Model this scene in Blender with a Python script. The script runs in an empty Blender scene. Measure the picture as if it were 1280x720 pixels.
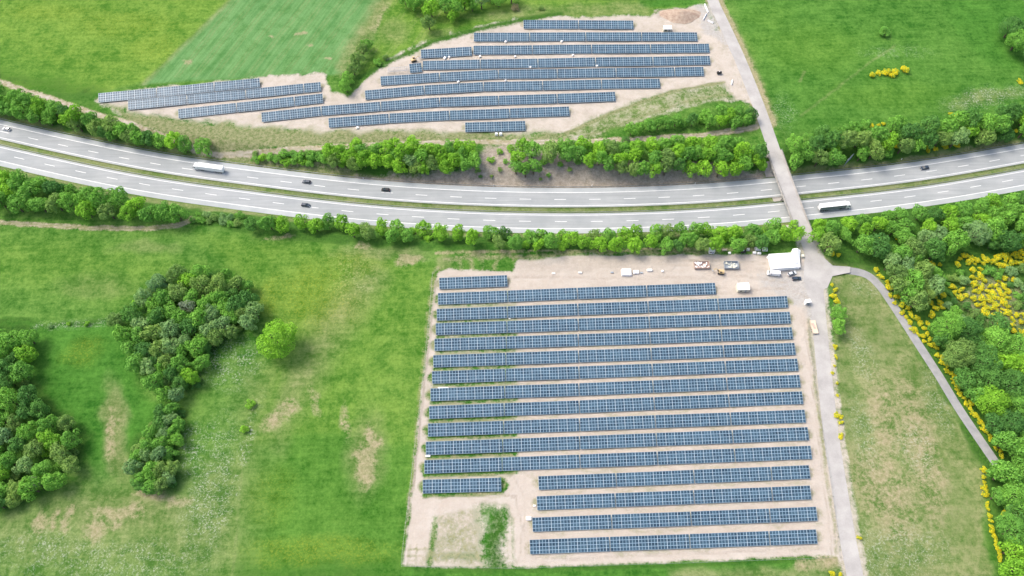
import bpy, math, random
import numpy as np
random.seed(7)
RNG = np.random.default_rng(11)
S = bpy.context.scene
COL = S.collection
PI = math.pi

# ------------------------------------------------------------------ camera model
F = 949.0
H = 317.0
PITCH = math.radians(61.7)
CP, SP = math.cos(PITCH), math.sin(PITCH)
MZ = -5.0                                  # level of the motorway in its cutting

def G(px, py, z=0.0):
    """point of the place at height z seen at photo position (px, py)"""
    dx = (px - 640) / F; dv = (360 - py) / F
    y = CP + dv * SP; zz = -SP + dv * CP
    t = (z - H) / zz
    return (dx * t, y * t)

def smooth(a, b, x):
    t = np.clip((x - a) / (b - a), 0, 1)
    return t * t * (3 - 2 * t)

# ------------------------------------------------------------------ motorway and road lines
MW_PX = [(-330, 103), (-150, 143), (0, 178), (100, 200.5), (200, 220.5), (300, 233.5), (420, 249), (554, 259.5),
         (705, 263.5), (850, 260), (940, 253.5), (1015, 245), (1140, 232), (1280, 208), (1430, 180), (1600, 147)]
_m = np.array([G(x, y, MZ) for x, y in MW_PX])

def catmull(pts, n=10):
    pts = [np.array(p, float) for p in pts]
    P = [2 * pts[0] - pts[1]] + pts + [2 * pts[-1] - pts[-2]]
    out = []
    for i in range(1, len(P) - 2):
        for k in range(n):
            t = k / n
            out.append(0.5 * ((2 * P[i]) + (-P[i-1] + P[i+1]) * t + (2*P[i-1] - 5*P[i] + 4*P[i+1] - P[i+2]) * t*t
                              + (-P[i-1] + 3*P[i] - 3*P[i+1] + P[i+2]) * t**3))
    out.append(P[-2])
    return np.array(out)

def ramp_ends(c, far=900.0):
    a = c[0] + (c[0] - c[1]) / np.linalg.norm(c[0] - c[1]) * far
    b = c[-1] + (c[-1] - c[-2]) / np.linalg.norm(c[-1] - c[-2]) * far
    return np.vstack([a, c, b])

def resample(c, step):
    seg = np.linalg.norm(np.diff(c, axis=0), axis=1); s = np.concatenate([[0], np.cumsum(seg)])
    t = np.arange(0, s[-1], step)
    return np.stack([np.interp(t, s, c[:, k]) for k in range(c.shape[1])], 1)

# smooth the hand-read line, then resample
_c = resample(catmull(_m, 12), 4.0)
for _ in range(60):
    _c[1:-1] = 0.25 * _c[:-2] + 0.5 * _c[1:-1] + 0.25 * _c[2:]
MWC = ramp_ends(_c)
MW_SL = np.gradient(MWC[:, 1], MWC[:, 0])

def mw_d(x, y):
    yc = np.interp(x, MWC[:, 0], MWC[:, 1]); sl = np.interp(x, MWC[:, 0], MW_SL)
    return (y - yc) / np.sqrt(1 + sl * sl)

RD_PX = [(846, -120), (872, -50), (891, 0), (906, 32), (926, 76), (945, 124), (960, 168), (976, 215), (991, 255), (1004, 290),
         (1015, 325), (1021, 370), (1026, 420), (1032, 480), (1040, 550), (1051, 620), (1061, 680), (1069, 720), (1082, 790)]
RDC = resample(catmull([G(x, y, .2) for x, y in RD_PX], 8), 2.5)
_o = np.argsort(RDC[:, 1]); RDY, RDX = RDC[_o, 1], RDC[_o, 0]

def road_z(y):
    d = np.abs(mw_d(np.interp(y, RDY, RDX), y))
    return 1.0 * (1 - smooth(30, 75, d))

def terrain(x, y):
    x = np.asarray(x, float); y = np.asarray(y, float)
    d = mw_d(x, y)
    z = MZ * (1 - smooth(14.9, 26.0, np.abs(d)))
    und = 0.35 * np.sin(x * .031 + 1.0) * np.sin(y * .043) + .18 * np.sin(x * .11 + y * .07)
    outer = smooth(26, 40, np.abs(d))
    rx = np.interp(y, RDY, RDX)
    rd = np.abs(x - rx)
    near = (1 - smooth(5.5, 12, rd)) * (np.abs(d) > 24.5) * smooth(24.4, 26.2, np.abs(d))
    z = z + und * outer * smooth(8, 20, rd) * .6
    z = z * (1 - near) + road_z(y) * near
    return z

def PT(px, py, h=0.0):
    """ground position whose point at height h above the terrain is seen at (px, py)"""
    z = 0.0
    for _ in range(12):
        x, y = G(px, py, z + h); z = .5 * z + .5 * float(terrain(x, y))
    return (x, y, float(terrain(x, y)))

# ------------------------------------------------------------------ mesh helpers
def tag(o, label=None, cat=None, group=None, kind=None):
    if label: o['label'] = label
    if cat: o['category'] = cat
    if group: o['group'] = group
    if kind: o['kind'] = kind
    return o

def empty(name, loc, rz=0.0, label=None, cat=None, group=None):
    o = bpy.data.objects.new(name, None); COL.objects.link(o)
    o.empty_display_size = .5
    o.location = loc; o.rotation_euler = (0, 0, rz)
    return tag(o, label, cat, group)

class MB:
    def __init__(s): s.v = []; s.f = []; s.uv = None
    def add(s, vs, fs):
        b = len(s.v); s.v += [tuple(v) for v in vs]; s.f += [tuple(b + i for i in f) for f in fs]
        return s
    def box(s, c, d, rz=0.0, top=(1, 1), shift=(0, 0), ry=0.0):
        """box centred on c, sizes d; top face scaled and shifted"""
        cx, cy, cz = c; hx, hy, hz = d[0]/2, d[1]/2, d[2]/2
        vs = []
        for z, kx, ky, ox, oy in ((-hz, 1, 1, 0, 0), (hz, top[0], top[1], shift[0], shift[1])):
            for sx, sy in ((-1, -1), (1, -1), (1, 1), (-1, 1)):
                x, y, zz = sx*hx*kx + ox, sy*hy*ky + oy, z
                if ry: x, zz = x*math.cos(ry) + zz*math.sin(ry), -x*math.sin(ry) + zz*math.cos(ry)
                c_, s_ = math.cos(rz), math.sin(rz)
                vs.append((cx + x*c_ - y*s_, cy + x*s_ + y*c_, cz + zz))
        return s.add(vs, [(3, 2, 1, 0), (4, 5, 6, 7), (0, 1, 5, 4), (1, 2, 6, 5), (2, 3, 7, 6), (3, 0, 4, 7)])
    def cyl(s, a, b, ra, rb=None, n=10):
        a = np.array(a, float); b = np.array(b, float); rb = ra if rb is None else rb
        w = b - a; w /= np.linalg.norm(w)
        u = np.cross(w, (0, 0, 1) if abs(w[2]) < .9 else (1, 0, 0)); u /= np.linalg.norm(u); v = np.cross(w, u)
        vs = []
        for p, r in ((a, ra), (b, rb)):
            for k in range(n):
                t = 2*PI*k/n; vs.append(p + r*(math.cos(t)*u + math.sin(t)*v))
        fs = [(k, (k+1) % n, n + (k+1) % n, n + k) for k in range(n)]
        fs += [tuple(range(n-1, -1, -1)), tuple(range(n, 2*n))]
        return s.add(vs, fs)
    def prism(s, prof, y0, y1, inset=None):
        """side profile (x, z) pushed from y0 to y1; inset(z) narrows the section with height"""
        n = len(prof); vs = []
        for y in (y0, y1):
            for x, z in prof:
                k = inset(z) if inset else 1.0
                vs.append((x, y * k, z))
        fs = [tuple(range(n)), tuple(range(2*n-1, n-1, -1))]
        fs += [(i, i + n, (i+1) % n + n, (i+1) % n) for i in range(n)]
        return s.add(vs, fs)
    def build(s, name, mat, parent=None, bevel=0.0, smooth_=False):
        me = bpy.data.meshes.new(name); me.from_pydata(s.v, [], s.f); me.update()
        if mat: me.materials.append(mat)
        if smooth_: me.polygons.foreach_set('use_smooth', [True]*len(me.polygons))
        o = bpy.data.objects.new(name, me); COL.objects.link(o)
        if parent: o.parent = parent
        if bevel:
            m = o.modifiers.new('bevel', 'BEVEL'); m.width = bevel; m.segments = 2; m.limit_method = 'ANGLE'
        return o

def ribbon(name, C, off0, off1, zf, mat, kind='structure', parent=None, dash=None):
    """strip along centre line C between the lateral offsets; zf(x, y) gives height"""
    C = np.asarray(C); T = np.gradient(C, axis=0); T /= np.linalg.norm(T, axis=1)[:, None]
    N = np.stack([-T[:, 1], T[:, 0]], 1)
    mb = MB(); n = len(C)
    a = C + N * off0; b = C + N * off1
    seg = np.concatenate([[0], np.cumsum(np.linalg.norm(np.diff(C, axis=0), axis=1))])
    for p, q in zip(a, b):
        zc = zf((p[0]+q[0])/2, (p[1]+q[1])/2)
        mb.v += [(p[0], p[1], zc), (q[0], q[1], zc)]
    for i in range(n-1):
        if dash and (seg[i] % dash[1]) > dash[0]: continue
        mb.f.append((2*i, 2*i+2, 2*i+3, 2*i+1))
    o = mb.build(name, mat, parent)
    if parent is None: tag(o, kind=kind)
    return o

# ------------------------------------------------------------------ materials
def srgb(r, g, b, k=1.0):
    f = lambda c: (c/255/12.92 if c/255 <= .04045 else ((c/255+.055)/1.055)**2.4) * k
    return (f(r), f(g), f(b), 1)

class NT:
    def __init__(s, name):
        s.m = bpy.data.materials.new(name); s.m.use_nodes = True
        s.t = s.m.node_tree; s.n = s.t.nodes; s.b = s.n['Principled BSDF']
    def node(s, kind, **kw):
        n = s.n.new(kind)
        for k, v in kw.items(): setattr(n, k, v)
        return n
    def link(s, a, b): s.t.links.new(a, b)
    def val(s, sock, v):
        if hasattr(v, 'is_output'): s.link(v, sock)
        else: sock.default_value = v
    def math(s, op, a, b=0.0, clamp=False):
        n = s.node('ShaderNodeMath', operation=op, use_clamp=clamp); s.val(n.inputs[0], a); s.val(n.inputs[1], b)
        return n.outputs[0]
    def mix(s, f, a, b, blend='MIX'):
        n = s.node('ShaderNodeMix', data_type='RGBA', blend_type=blend)
        s.val(n.inputs[0], f); s.val(n.inputs[6], a); s.val(n.inputs[7], b); return n.outputs[2]
    def noise(s, vec, scale, detail=4, rough=.55):
        n = s.node('ShaderNodeTexNoise'); n.inputs['Scale'].default_value = scale
        n.inputs['Detail'].default_value = detail; n.inputs['Roughness'].default_value = rough
        if vec is not None: s.link(vec, n.inputs['Vector'])
        return n.outputs[0]
    def ramp(s, v, a, b):
        n = s.node('ShaderNodeMapRange', clamp=True); s.val(n.inputs[0], v)
        n.inputs[1].default_value = a; n.inputs[2].default_value = b; return n.outputs[0]
    def pos(s, sx=1, sy=1, rot=0.0, obj=False):
        g = s.node('ShaderNodeTexCoord' if obj else 'ShaderNodeNewGeometry')
        mp = s.node('ShaderNodeMapping', vector_type='TEXTURE'); mp.inputs['Scale'].default_value = (1/sx, 1/sy, 1); mp.inputs['Rotation'].default_value[2] = rot
        s.link(g.outputs['Object' if obj else 'Position'], mp.inputs[0]); return mp.outputs[0]

def plain(name, col, rough=.6, metal=0.0, var=.12, scale=1.5):
    """painted or bare material with a little uneven wear"""
    t = NT(name); p = t.pos(obj=True)
    n = t.noise(p, scale, 5)
    dark = tuple(c*(1-var*2) for c in col[:3]) + (1,); lite = tuple(min(1, c*(1+var)) for c in col[:3]) + (1,)
    t.link(t.mix(t.ramp(n, .3, .7), dark, lite), t.b.inputs['Base Color'])
    t.b.inputs['Roughness'].default_value = rough; t.b.inputs['Metallic'].default_value = metal
    return t.m

def surface(name, c1, c2, scale=.3, fine=6.0, rough=.9, amount=.5, worn=False):
    """road or concrete surface in two tones with grain"""
    t = NT(name); p = t.pos()
    big = t.ramp(t.noise(p, scale, 6, .6), .35, .65)
    col = t.mix(big, c1, c2)
    if worn:
        w_ = t.ramp(t.noise(t.pos(.03, .7, .0), 1.0, 4, .6), .38, .66); col = t.mix(t.math('MULTIPLY', w_, .5), col, tuple(c*.80 for c in c1[:3]) + (1,))
    g = t.ramp(t.noise(p, fine, 3, .7), .25, .75)
    g = t.math('MULTIPLY_ADD', g, amount*.35); t.n[-1].inputs[2].default_value = 1 - amount*.17
    mm = t.node('ShaderNodeVectorMath', operation='SCALE'); t.link(col, mm.inputs[0]); t.link(g, mm.inputs['Scale'])
    t.link(mm.outputs[0], t.b.inputs['Base Color']); t.b.inputs['Roughness'].default_value = rough
    t.b.inputs['Specular IOR Level'].default_value = .25
    return t.m

K = 1/1.75        # display brightness of a white card in this light
# ------------------------------------------------------------------ ground: masks of ground cover
TYPES = ['yellowgreen', 'crop', 'lush', 'dry', 'deep', 'soil', 'cream', 'gravel', 'brown', 'weedy', 'flowers', 'yflowers']

def gridline(lo, hi, step, far):
    core = np.arange(lo, hi + step, step)
    ext = [8, 20, 40, 80, 160, 320, 640, 1300, 2600, far]
    return np.concatenate([[lo - e for e in ext[::-1]], core, [core[-1] + e for e in ext]])
gx = gridline(-345, 345, .85, 5200); gy = gridline(12, 425, .85, 5200)
X, Y = np.meshgrid(gx, gy); NX, NY = len(gx), len(gy)
xf, yf = X.ravel(), Y.ravel()

def vnoise(x, y, cell, seed):
    r = np.random.default_rng(seed).random((257, 257))
    u = (x / cell) % 256; v = (y / cell) % 256
    i = u.astype(int); j = v.astype(int); fu = u - i; fv = v - j
    fu = fu*fu*(3-2*fu); fv = fv*fv*(3-2*fv)
    return (r[j, i]*(1-fu)*(1-fv) + r[j, i+1]*fu*(1-fv) + r[j+1, i]*(1-fu)*fv + r[j+1, i+1]*fu*fv)

wx = xf + (vnoise(xf, yf, 9, 1)-.5)*4 + (vnoise(xf, yf, 3, 2)-.5)*1.8
wy = yf + (vnoise(xf, yf, 9, 3)-.5)*4 + (vnoise(xf, yf, 3, 4)-.5)*1.8
lx = xf + (vnoise(xf, yf, 4, 5)-.5)*.8
ly = yf + (vnoise(xf, yf, 4, 6)-.5)*.8
MASK = {t: np.zeros(len(xf)) for t in TYPES}

def to_w(p): return np.array([G(a, b, 0) for a, b in p])
def sd_poly(P, x, y):
    d = np.full(len(x), 1e9); ins = np.zeros(len(x), bool); n = len(P)
    for i in range(n):
        a = P[i]; b = P[(i+1) % n]; e = b - a
        t = np.clip(((x-a[0])*e[0] + (y-a[1])*e[1]) / max(e @ e, 1e-9), 0, 1)
        d = np.minimum(d, np.hypot(x-a[0]-t*e[0], y-a[1]-t*e[1]))
        c = ((a[1] > y) != (b[1] > y)) & (x < (b[0]-a[0])*(y-a[1])/((b[1]-a[1]) if b[1] != a[1] else 1e-9) + a[0])
        ins ^= c
    return np.where(ins, -d, d)
def sd_line(P, x, y):
    d = np.full(len(x), 1e9)
    for i in range(len(P)-1):
        a = P[i]; b = P[i+1]; e = b - a
        t = np.clip(((x-a[0])*e[0] + (y-a[1])*e[1]) / max(e @ e, 1e-9), 0, 1)
        d = np.minimum(d, np.hypot(x-a[0]-t*e[0], y-a[1]-t*e[1]))
    return d
def put(kind, amt, val, sel, erase):
    m = MASK[kind]; m[sel] = np.maximum(m[sel], val*amt)
    for k in (erase or []): MASK[k][sel] *= (1 - val*amt)
def poly(kind, pts, amt=1.0, soft=3.0, crisp=False, erase=None):
    P = to_w(pts); pad = soft + 6
    sel = np.where((xf > P[:, 0].min()-pad) & (xf < P[:, 0].max()+pad) & (yf > P[:, 1].min()-pad) & (yf < P[:, 1].max()+pad))[0]
    x, y = (lx[sel], ly[sel]) if crisp else (wx[sel], wy[sel])
    put(kind, amt, 1 - smooth(-soft, soft, sd_poly(P, x, y)), sel, erase)
def line(kind, pts, w, amt=1.0, soft=.8, crisp=True, erase=None):
    """w in metres"""
    P = to_w(pts); pad = w + soft + 5
    sel = np.where((xf > P[:, 0].min()-pad) & (xf < P[:, 0].max()+pad) & (yf > P[:, 1].min()-pad) & (yf < P[:, 1].max()+pad))[0]
    x, y = (lx[sel], ly[sel]) if crisp else (wx[sel], wy[sel])
    put(kind, amt, 1 - smooth(w/2-soft, w/2+soft, sd_line(P, x, y)), sel, erase)
def blob(kind, cx, cy, rx, ry, amt=1.0, ang=0.0, erase=None):
    c = np.array(G(cx, cy)); s = F/ math.hypot(c[0], math.hypot(c[1], H)); rx, ry = rx/s, ry/s*1.15
    R = max(rx, ry)*1.6 + 6
    sel = np.where((np.abs(xf-c[0]) < R) & (np.abs(yf-c[1]) < R))[0]
    dx, dy = wx[sel]-c[0], wy[sel]-c[1]; ca, sa = math.cos(ang), math.sin(ang)
    q = np.hypot((dx*ca+dy*sa)/rx, (-dx*sa+dy*ca)/ry)
    put(kind, amt, 1 - smooth(.35, 1.35, q), sel, erase)

ALLG = ['yellowgreen', 'crop', 'lush', 'dry', 'deep', 'weedy', 'flowers', 'yflowers']
# top left meadow, crop field, strip of rough grass
poly('yellowgreen', [(-90, -60), (350, -60), (288, 0), (178, 106), (110, 118), (50, 114), (-90, 95)], .85, 2)
poly('deep', [(-90, 60), (0, 84), (60, 100), (125, 112), (120, 135), (60, 122), (0, 108), (-90, 90)], .6, 7)
poly('lush', [(-90, 30), (0, 55), (110, 100), (60, 108), (0, 90), (-90, 80)], .35, 8)
for b in [(150, 30, 60, 18), (60, 15, 50, 12), (190, 60, 30, 20)]: blob('yflowers', *b, .22)
poly('crop', [(350, -60), (520, -60), (476, 0), (448, 46), (428, 92), (404, 94), (330, 98), (240, 101), (178, 106), (288, 0)], 1, 1.2, True, ['yellowgreen'])
line('dry', [(292, -4), (240, 48), (180, 105)], 3, .5, 1.5)
for b in [(236, 78, 7, 4), (373, 42, 7, 3), (386, 57, 5, 3), (410, 72, 8, 3), (338, 45, 3, 2)]: blob('soil', *b, .75)
for xa in range(215, 480, 22):
    for o_ in (0, 5): line('dry', [(xa+o_+95, -20), (xa+o_+46, 42), (xa+o_+4, 96)], .7, .42, .5)
line('dry', [(500, -30), (480, 0), (455, 40), (430, 85)], 9, .8, 4, False)
line('soil', [(485, 5), (465, 35)], 3, .45, 2, False)
poly('yellowgreen', [(490, -40), (900, -60), (850, 14), (720, 22), (600, 42), (480, 85), (445, 102), (470, 40)], .8, 3)
blob('dry', 490, 40, 22, 20, .5); blob('dry', 560, 48, 30, 12, .5); blob('dry', 640, 20, 50, 8, .6)
poly('dry', [(640, 10), (800, 2), (830, 22), (640, 24)], .55, 4)
poly('lush', [(795, -20), (880, -20), (872, 8), (800, 10)], .9, 2, True)
# upper solar site
site_n = [(118, 128), (135, 118), (250, 106), (330, 97), (380, 92), (404, 92), (415, 112), (432, 122), (452, 104), (480, 78), (530, 52),
          (600, 33), (645, 23), (800, 20), (850, 8), (882, 10), (898, 40), (915, 80), (938, 128), (900, 124), (860, 132), (800, 150),
          (740, 170), (700, 180), (600, 180), (400, 182), (320, 184), (250, 186), (200, 168), (150, 145)]
poly('cream', site_n, .93, 1.6, False, ALLG)
poly('weedy', [(135, 132), (230, 152), (320, 158), (400, 166), (500, 166), (700, 170), (720, 178), (380, 186), (270, 188), (200, 170)], 1, 4, False, ['cream'])
poly('dry', [(150, 140), (230, 158), (400, 160), (560, 164), (690, 172), (380, 180), (240, 174)], .8, 4)
poly('dry', [(690, 172), (760, 140), (850, 112), (905, 104), (915, 122), (850, 134), (780, 158), (740, 172)], .75, 2.5, False, ['cream'])
line('weedy', [(705, 168), (760, 143), (840, 114), (905, 103)], 2.2, .9)
line('weedy', [(725, 172), (800, 146), (860, 126), (915, 117)], 2, .5)
line('deep', [(440, 104), (480, 80), (540, 52), (620, 31), (700, 17)], 4, .9, 1.5, True, ['cream'])
line('lush', [(460, 96), (500, 74), (560, 50), (620, 36)], 2, .4)
poly('cream', [(905, 30), (918, 60), (940, 110), (945, 130), (930, 130), (905, 95), (893, 45)], .9, 2)
poly('gravel', [(868, 8), (893, 4), (905, 40), (915, 60), (900, 55), (880, 40)], .8, 2)
poly('brown', [(815, 10), (850, 8), (872, 14), (860, 26), (825, 24)], .6, 2)
# meadow on the right of the road
poly('lush', [(905, -40), (1380, -60), (1380, 150), (1200, 150), (985, 172), (955, 110)], .55, 4)
poly('lush', [(1150, -60), (1380, -60), (1380, 100), (1230, 90), (1180, 40)], .9, 14)
blob('yellowgreen', 1010, 60, 70, 35, .8); blob('yellowgreen', 1120, 120, 80, 20, .7); blob('yellowgreen', 960, 20, 30, 20, .5)
blob('flowers', 1235, 122, 55, 12, 1.0, .25); blob('dry', 1235, 122, 50, 9, .5, .25); blob('flowers', 980, 140, 15, 25, .6)
blob('flowers', 1120, 65, 40, 10, .4)
line('dry', [(1000, 145), (1040, 115), (1085, 80), (1118, 58)], 1.2, .4); line('dry', [(1000, 102), (1006, 90)], 1.4, .6)
line('dry', [(912, 20), (932, 60), (952, 105), (968, 150)], 3, .6, 1.4)
# motorway verges
dd = mw_d(xf, yf); ad = np.abs(dd)
onv = (1 - smooth(27, 31, ad + (vnoise(xf, yf, 6, 9)-.5)*6))
for k in ('lush', 'yellowgreen', 'crop', 'weedy', 'dry', 'cream', 'brown'): MASK[k] *= (1 - onv*(dd < 0)*.9)
MASK['deep'] = np.maximum(MASK['deep'], onv*.75*(ad < 30))
strip = smooth(13, 14.5, ad)*(1-smooth(16.3, 18.5, ad + (vnoise(xf, yf, 5, 14)-.5)*3))
MASK['dry'] = np.maximum(MASK['dry'], strip*.9); MASK['deep'] *= (1-strip*.8)
poly('brown', [(430, 213), (520, 214), (590, 206), (610, 180), (640, 180), (705, 192), (730, 200), (960, 208), (960, 240), (620, 246), (430, 232)], .95, 2.5, False, ['deep'])
poly('weedy', [(225, 186), (330, 190), (440, 205), (440, 222), (330, 212), (230, 200)], .7, 2)
line('dry', [(440, 224), (560, 230), (700, 233), (850, 229), (955, 221)], 3, .9, 1.2, False)
line('weedy', [(985, 216), (1060, 207), (1140, 196), (1280, 172)], 4, .8, 1.5, False, ['deep'])
# the grassed strip between the carriageways
for k in ('weedy', 'brown', 'yellowgreen', 'deep', 'lush'): MASK[k][ad < 2.8] = 0
MASK['dry'][ad < 2.8] = 1; MASK['deep'][ad < 2.8] = .16 + .14*vnoise(xf, yf, 14, 31)[ad < 2.8]; MASK['brown'][ad < 2.8] = .12
# fields lower left
poly('yellowgreen', [(250, 295), (400, 305), (545, 330), (535, 480), (500, 720), (290, 720), (300, 560), (330, 460), (330, 400), (280, 330)], .55, 6)
poly('yellowgreen', [(-80, 340), (150, 380), (250, 330), (100, 300), (-80, 300)], .4, 10)
blob('yflowers', 400, 370, 60, 45, .35); blob('yflowers', 440, 330, 40, 18, .3); blob('yflowers', 340, 370, 15, 30, .3)
poly('lush', [(-80, 404), (150, 404), (170, 480), (215, 520), (165, 560), (120, 620), (100, 560), (40, 470), (-80, 500)], .95, 2.5)
blob('yflowers', 105, 440, 22, 16, .3)
line('deep', [(-60, 404), (60, 405), (140, 405)], 3, .8, 1.5, False)
line('flowers', [(45, 408), (130, 404)], 4, .8, 1.5)
blob('dry', 145, 540, 14, 55, .95, .35); blob('soil', 140, 545, 7, 28, .5, .3)
poly('dry', [(0, 640), (110, 600), (240, 600), (300, 560), (310, 470), (340, 460), (300, 720), (-80, 720), (-80, 660)], .5, 14)
for b in [(52, 655, 9, 13), (70, 650, 6, 9), (90, 647, 7, 14), (120, 660, 14, 14), (168, 640, 14, 8), (142, 653, 6, 5), (185, 618, 20, 6), (222, 625, 18, 8), (145, 640, 30, 6), (165, 640, 14, 4)]:
    blob('soil', *b, .62)
blob('dry', 150, 640, 110, 26, .7)
blob('flowers', 262, 610, 28, 75, 1.0); blob('flowers', 150, 700, 90, 20, .8); blob('flowers', 290, 455, 35, 28, .9); blob('flowers', 240, 560, 12, 30, .9)
blob('flowers', 305, 565, 8, 60, .9, -.1); blob('flowers', 440, 345, 30, 40, .4); blob('flowers', 60, 690, 60, 20, .7)
line('dry', [(313, 520), (305, 560), (297, 640), (290, 720)], 1.8, .5)
poly('lush', [(304, 560), (400, 540), (520, 560), (498, 730), (290, 730)], .6, 3)
poly('deep', [(300, 700), (500, 700), (498, 740), (290, 740)], .4, 6)
blob('yflowers', 400, 690, 90, 14, .34); blob('yflowers', 340, 620, 30, 30, .15)
poly('dry', [(395, 400), (440, 350), (470, 330), (480, 350), (430, 420), (380, 500), (345, 560), (330, 540), (360, 470)], .65, 9)
blob('soil', 392, 500, 6, 22, .4, .4); blob('soil', 352, 520, 12, 24, .55, -.9); blob('soil', 430, 530, 7, 26, .5, .1)
for b in [(455, 565, 12, 14), (462, 538, 8, 12), (470, 553, 10, 10), (450, 590, 10, 10), (458, 575, 14, 30)]: blob('soil', *b, .7)
blob('dry', 458, 565, 26, 46, .7)
blob('soil', 515, 325, 22, 7, .8, .25); blob('soil', 455, 308, 12, 4, .7); blob('dry', 480, 315, 60, 10, .6)
blob('dry', 445, 340, 8, 30, .4); blob('soil', 350, 296, 22, 3, .5); blob('dry', 185, 310, 40, 8, .4); blob('dry', 120, 360, 50, 14, .3)
# lower solar site
site_s = [(546, 340), (560, 336), (642, 340), (648, 320), (860, 318), (960, 318), (1004, 322), (1014, 345), (1012, 400), (1022, 470), (1034, 560),
          (1046, 640), (1052, 694), (860, 702), (640, 710), (520, 709), (503, 705), (514, 630), (529, 480), (540, 380)]
poly('cream', site_s, 1, .8, True, ALLG + ['brown', 'deep'])
poly('brown', [(648, 322), (860, 318), (860, 330), (760, 338), (648, 340)], .35, 2.5)
poly('brown', [(770, 336), (840, 334), (850, 342), (770, 344)], .3, 2)
line('weedy', [(560, 322), (700, 318), (820, 315), (940, 313)], 2.6, .8, 1.2, False, ['cream'])
line('soil', [(545, 316), (700, 314), (860, 311), (950, 312)], 1.5, .7)
for xx in (575, 590, 603, 622): line('soil', [(xx, 322), (xx-4, 342)], 2.5, .4, 1.2, False)
poly('dry', [(548, 318), (560, 312), (565, 336), (550, 340)], .6, 2)
poly('gravel', [(948, 338), (1008, 330), (1022, 322), (1030, 400), (1038, 520), (1030, 520), (1016, 420), (1000, 382), (965, 362)], .85, 3)
line('soil', [(1014, 440), (1026, 520), (1038, 600), (1047, 690)], 3, .5, 1.5)
line('weedy', [(1010, 400), (1016, 450), (1024, 520), (1034, 600), (1042, 650), (1046, 690)], 1.4, .7, 1)
for (a_, k_) in (([(548, 347), (600, 345), (660, 346), (800, 347), (930, 344), (985, 352)], .5), ([(650, 326), (760, 327), (870, 324), (950, 327), (1000, 336)], .45), ([(640, 334), (700, 331), (830, 329), (900, 333)], .4),
               ([(1004, 385), (1012, 450), (1022, 540), (1034, 640), (1040, 690)], .5), ([(540, 600), (600, 612), (645, 620), (652, 660), (650, 700)], .5), ([(640, 592), (655, 620), (655, 690), (700, 698), (1030, 684)], .4),
               ([(895, 366), (940, 362), (985, 358), (1010, 372)], .5), ([(900, 330), (925, 350), (915, 365)], .3)):
    for o_ in (0, 2.0): line('brown', [(x_, y_+o_) for x_, y_ in a_], .7, k_, .4)
for k_ in range(10): line('weedy', [(512+k_*9.5, 682), (509+k_*9.7, 706)], .8, .5, .4)
for k_ in range(3): line('weedy', [(508, 688+k_*7), (604, 684+k_*7)], .8, .5, .4)
for k_ in range(6): blob('brown', 660+k_*58, 328+(k_ % 3)*4, 20, 4, .35)
blob('gravel', 690, 325, 26, 5, .6); blob('gravel', 760, 322, 30, 4, .5)
# track edge and bottom left corner of the site
poly('weedy', [(545, 648), (600, 634), (604, 706), (522, 706), (540, 680)], .55, 3, False)
poly('dry', [(520, 660), (560, 640), (600, 640), (600, 706), (515, 706)], .3, 3)
poly('lush', [(596, 634), (616, 629), (630, 640), (634, 660), (634, 709), (606, 709)], .85, 4, False, ['cream', 'weedy'])
poly('deep', [(612, 640), (628, 642), (634, 708), (606, 708)], 1, 3)
line('lush', [(544, 648), (541, 680), (537, 706)], 2.4, .8, 1, True, ['cream'])
line('lush', [(560, 697), (580, 692), (604, 690)], 3, .6, 1.5, False, ['cream'])
poly('lush', [(495, 712), (640, 711), (860, 704), (1035, 696), (1040, 712), (1030, 730), (490, 740)], .8, 1.5, True, ['cream'])
poly('dry', [(840, 712), (960, 708), (1050, 700), (1060, 740), (830, 740)], .7, 2)
line('soil', [(1000, 705), (1050, 702), (1060, 712)], 5, .7, 1.5); line('deep', [(520, 714), (700, 712), (900, 705), (1030, 699)], 1.6, .6)
# field inside the fork on the right
poly('dry', [(1040, 342), (1085, 344), (1112, 378), (1150, 440), (1240, 582), (1228, 610), (1242, 740), (1080, 740), (1052, 560), (1042, 450)], .85, 2, False, ['lush'])
for b in [(1108, 530, 22, 60), (1105, 610, 40, 50), (1150, 560, 22, 80), (1120, 640, 30, 30)]: blob('soil', *b, .5)
blob('soil', 1108, 575, 14, 40, .55)
for b in [(1070, 365, 30, 18), (1100, 420, 34, 40), (1060, 470, 12, 60), (1068, 560, 10, 70), (1113, 603, 15, 9), (1190, 640, 40, 60), (1090, 690, 30, 20), (1160, 470, 16, 50)]:
    blob('lush', *b, .5)
    blob('deep', *b, .15)
blob('lush', 1113, 603, 12, 6, .9)
for b in [(1090, 360, 22, 10), (1078, 440, 14, 30), (1078, 540, 14, 40), (1145, 560, 20, 25), (1170, 500, 15, 35), (1120, 690, 60, 25)]: blob('flowers', *b, .8)
# woodland floor
poly('deep', [(1012, 262), (1100, 258), (1380, 210), (1380, 740), (1250, 740), (1232, 590), (1150, 430), (1100, 342), (1040, 325)], .9, 3, False, ['lush', 'dry'])
blob('weedy', 1245, 375, 40, 30, .8); blob('dry', 1225, 385, 14, 10, .6); blob('dry', 1270, 365, 20, 22, .6); blob('dry', 1075, 318, 14, 8, .7)
poly('dry', [(1022, 322), (1100, 328), (1100, 336), (1030, 334)], .8, 2)
for pg in ([(140, 400), (200, 350), (290, 338), (328, 390), (255, 455), (215, 500), (175, 455)], [(205, 505), (228, 515), (222, 612), (170, 610), (165, 560)],
           [(-60, 405), (45, 410), (30, 470), (75, 515), (112, 545), (75, 612), (0, 645), (-60, 640)]):
    poly('deep', pg, 1, 3)
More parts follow.
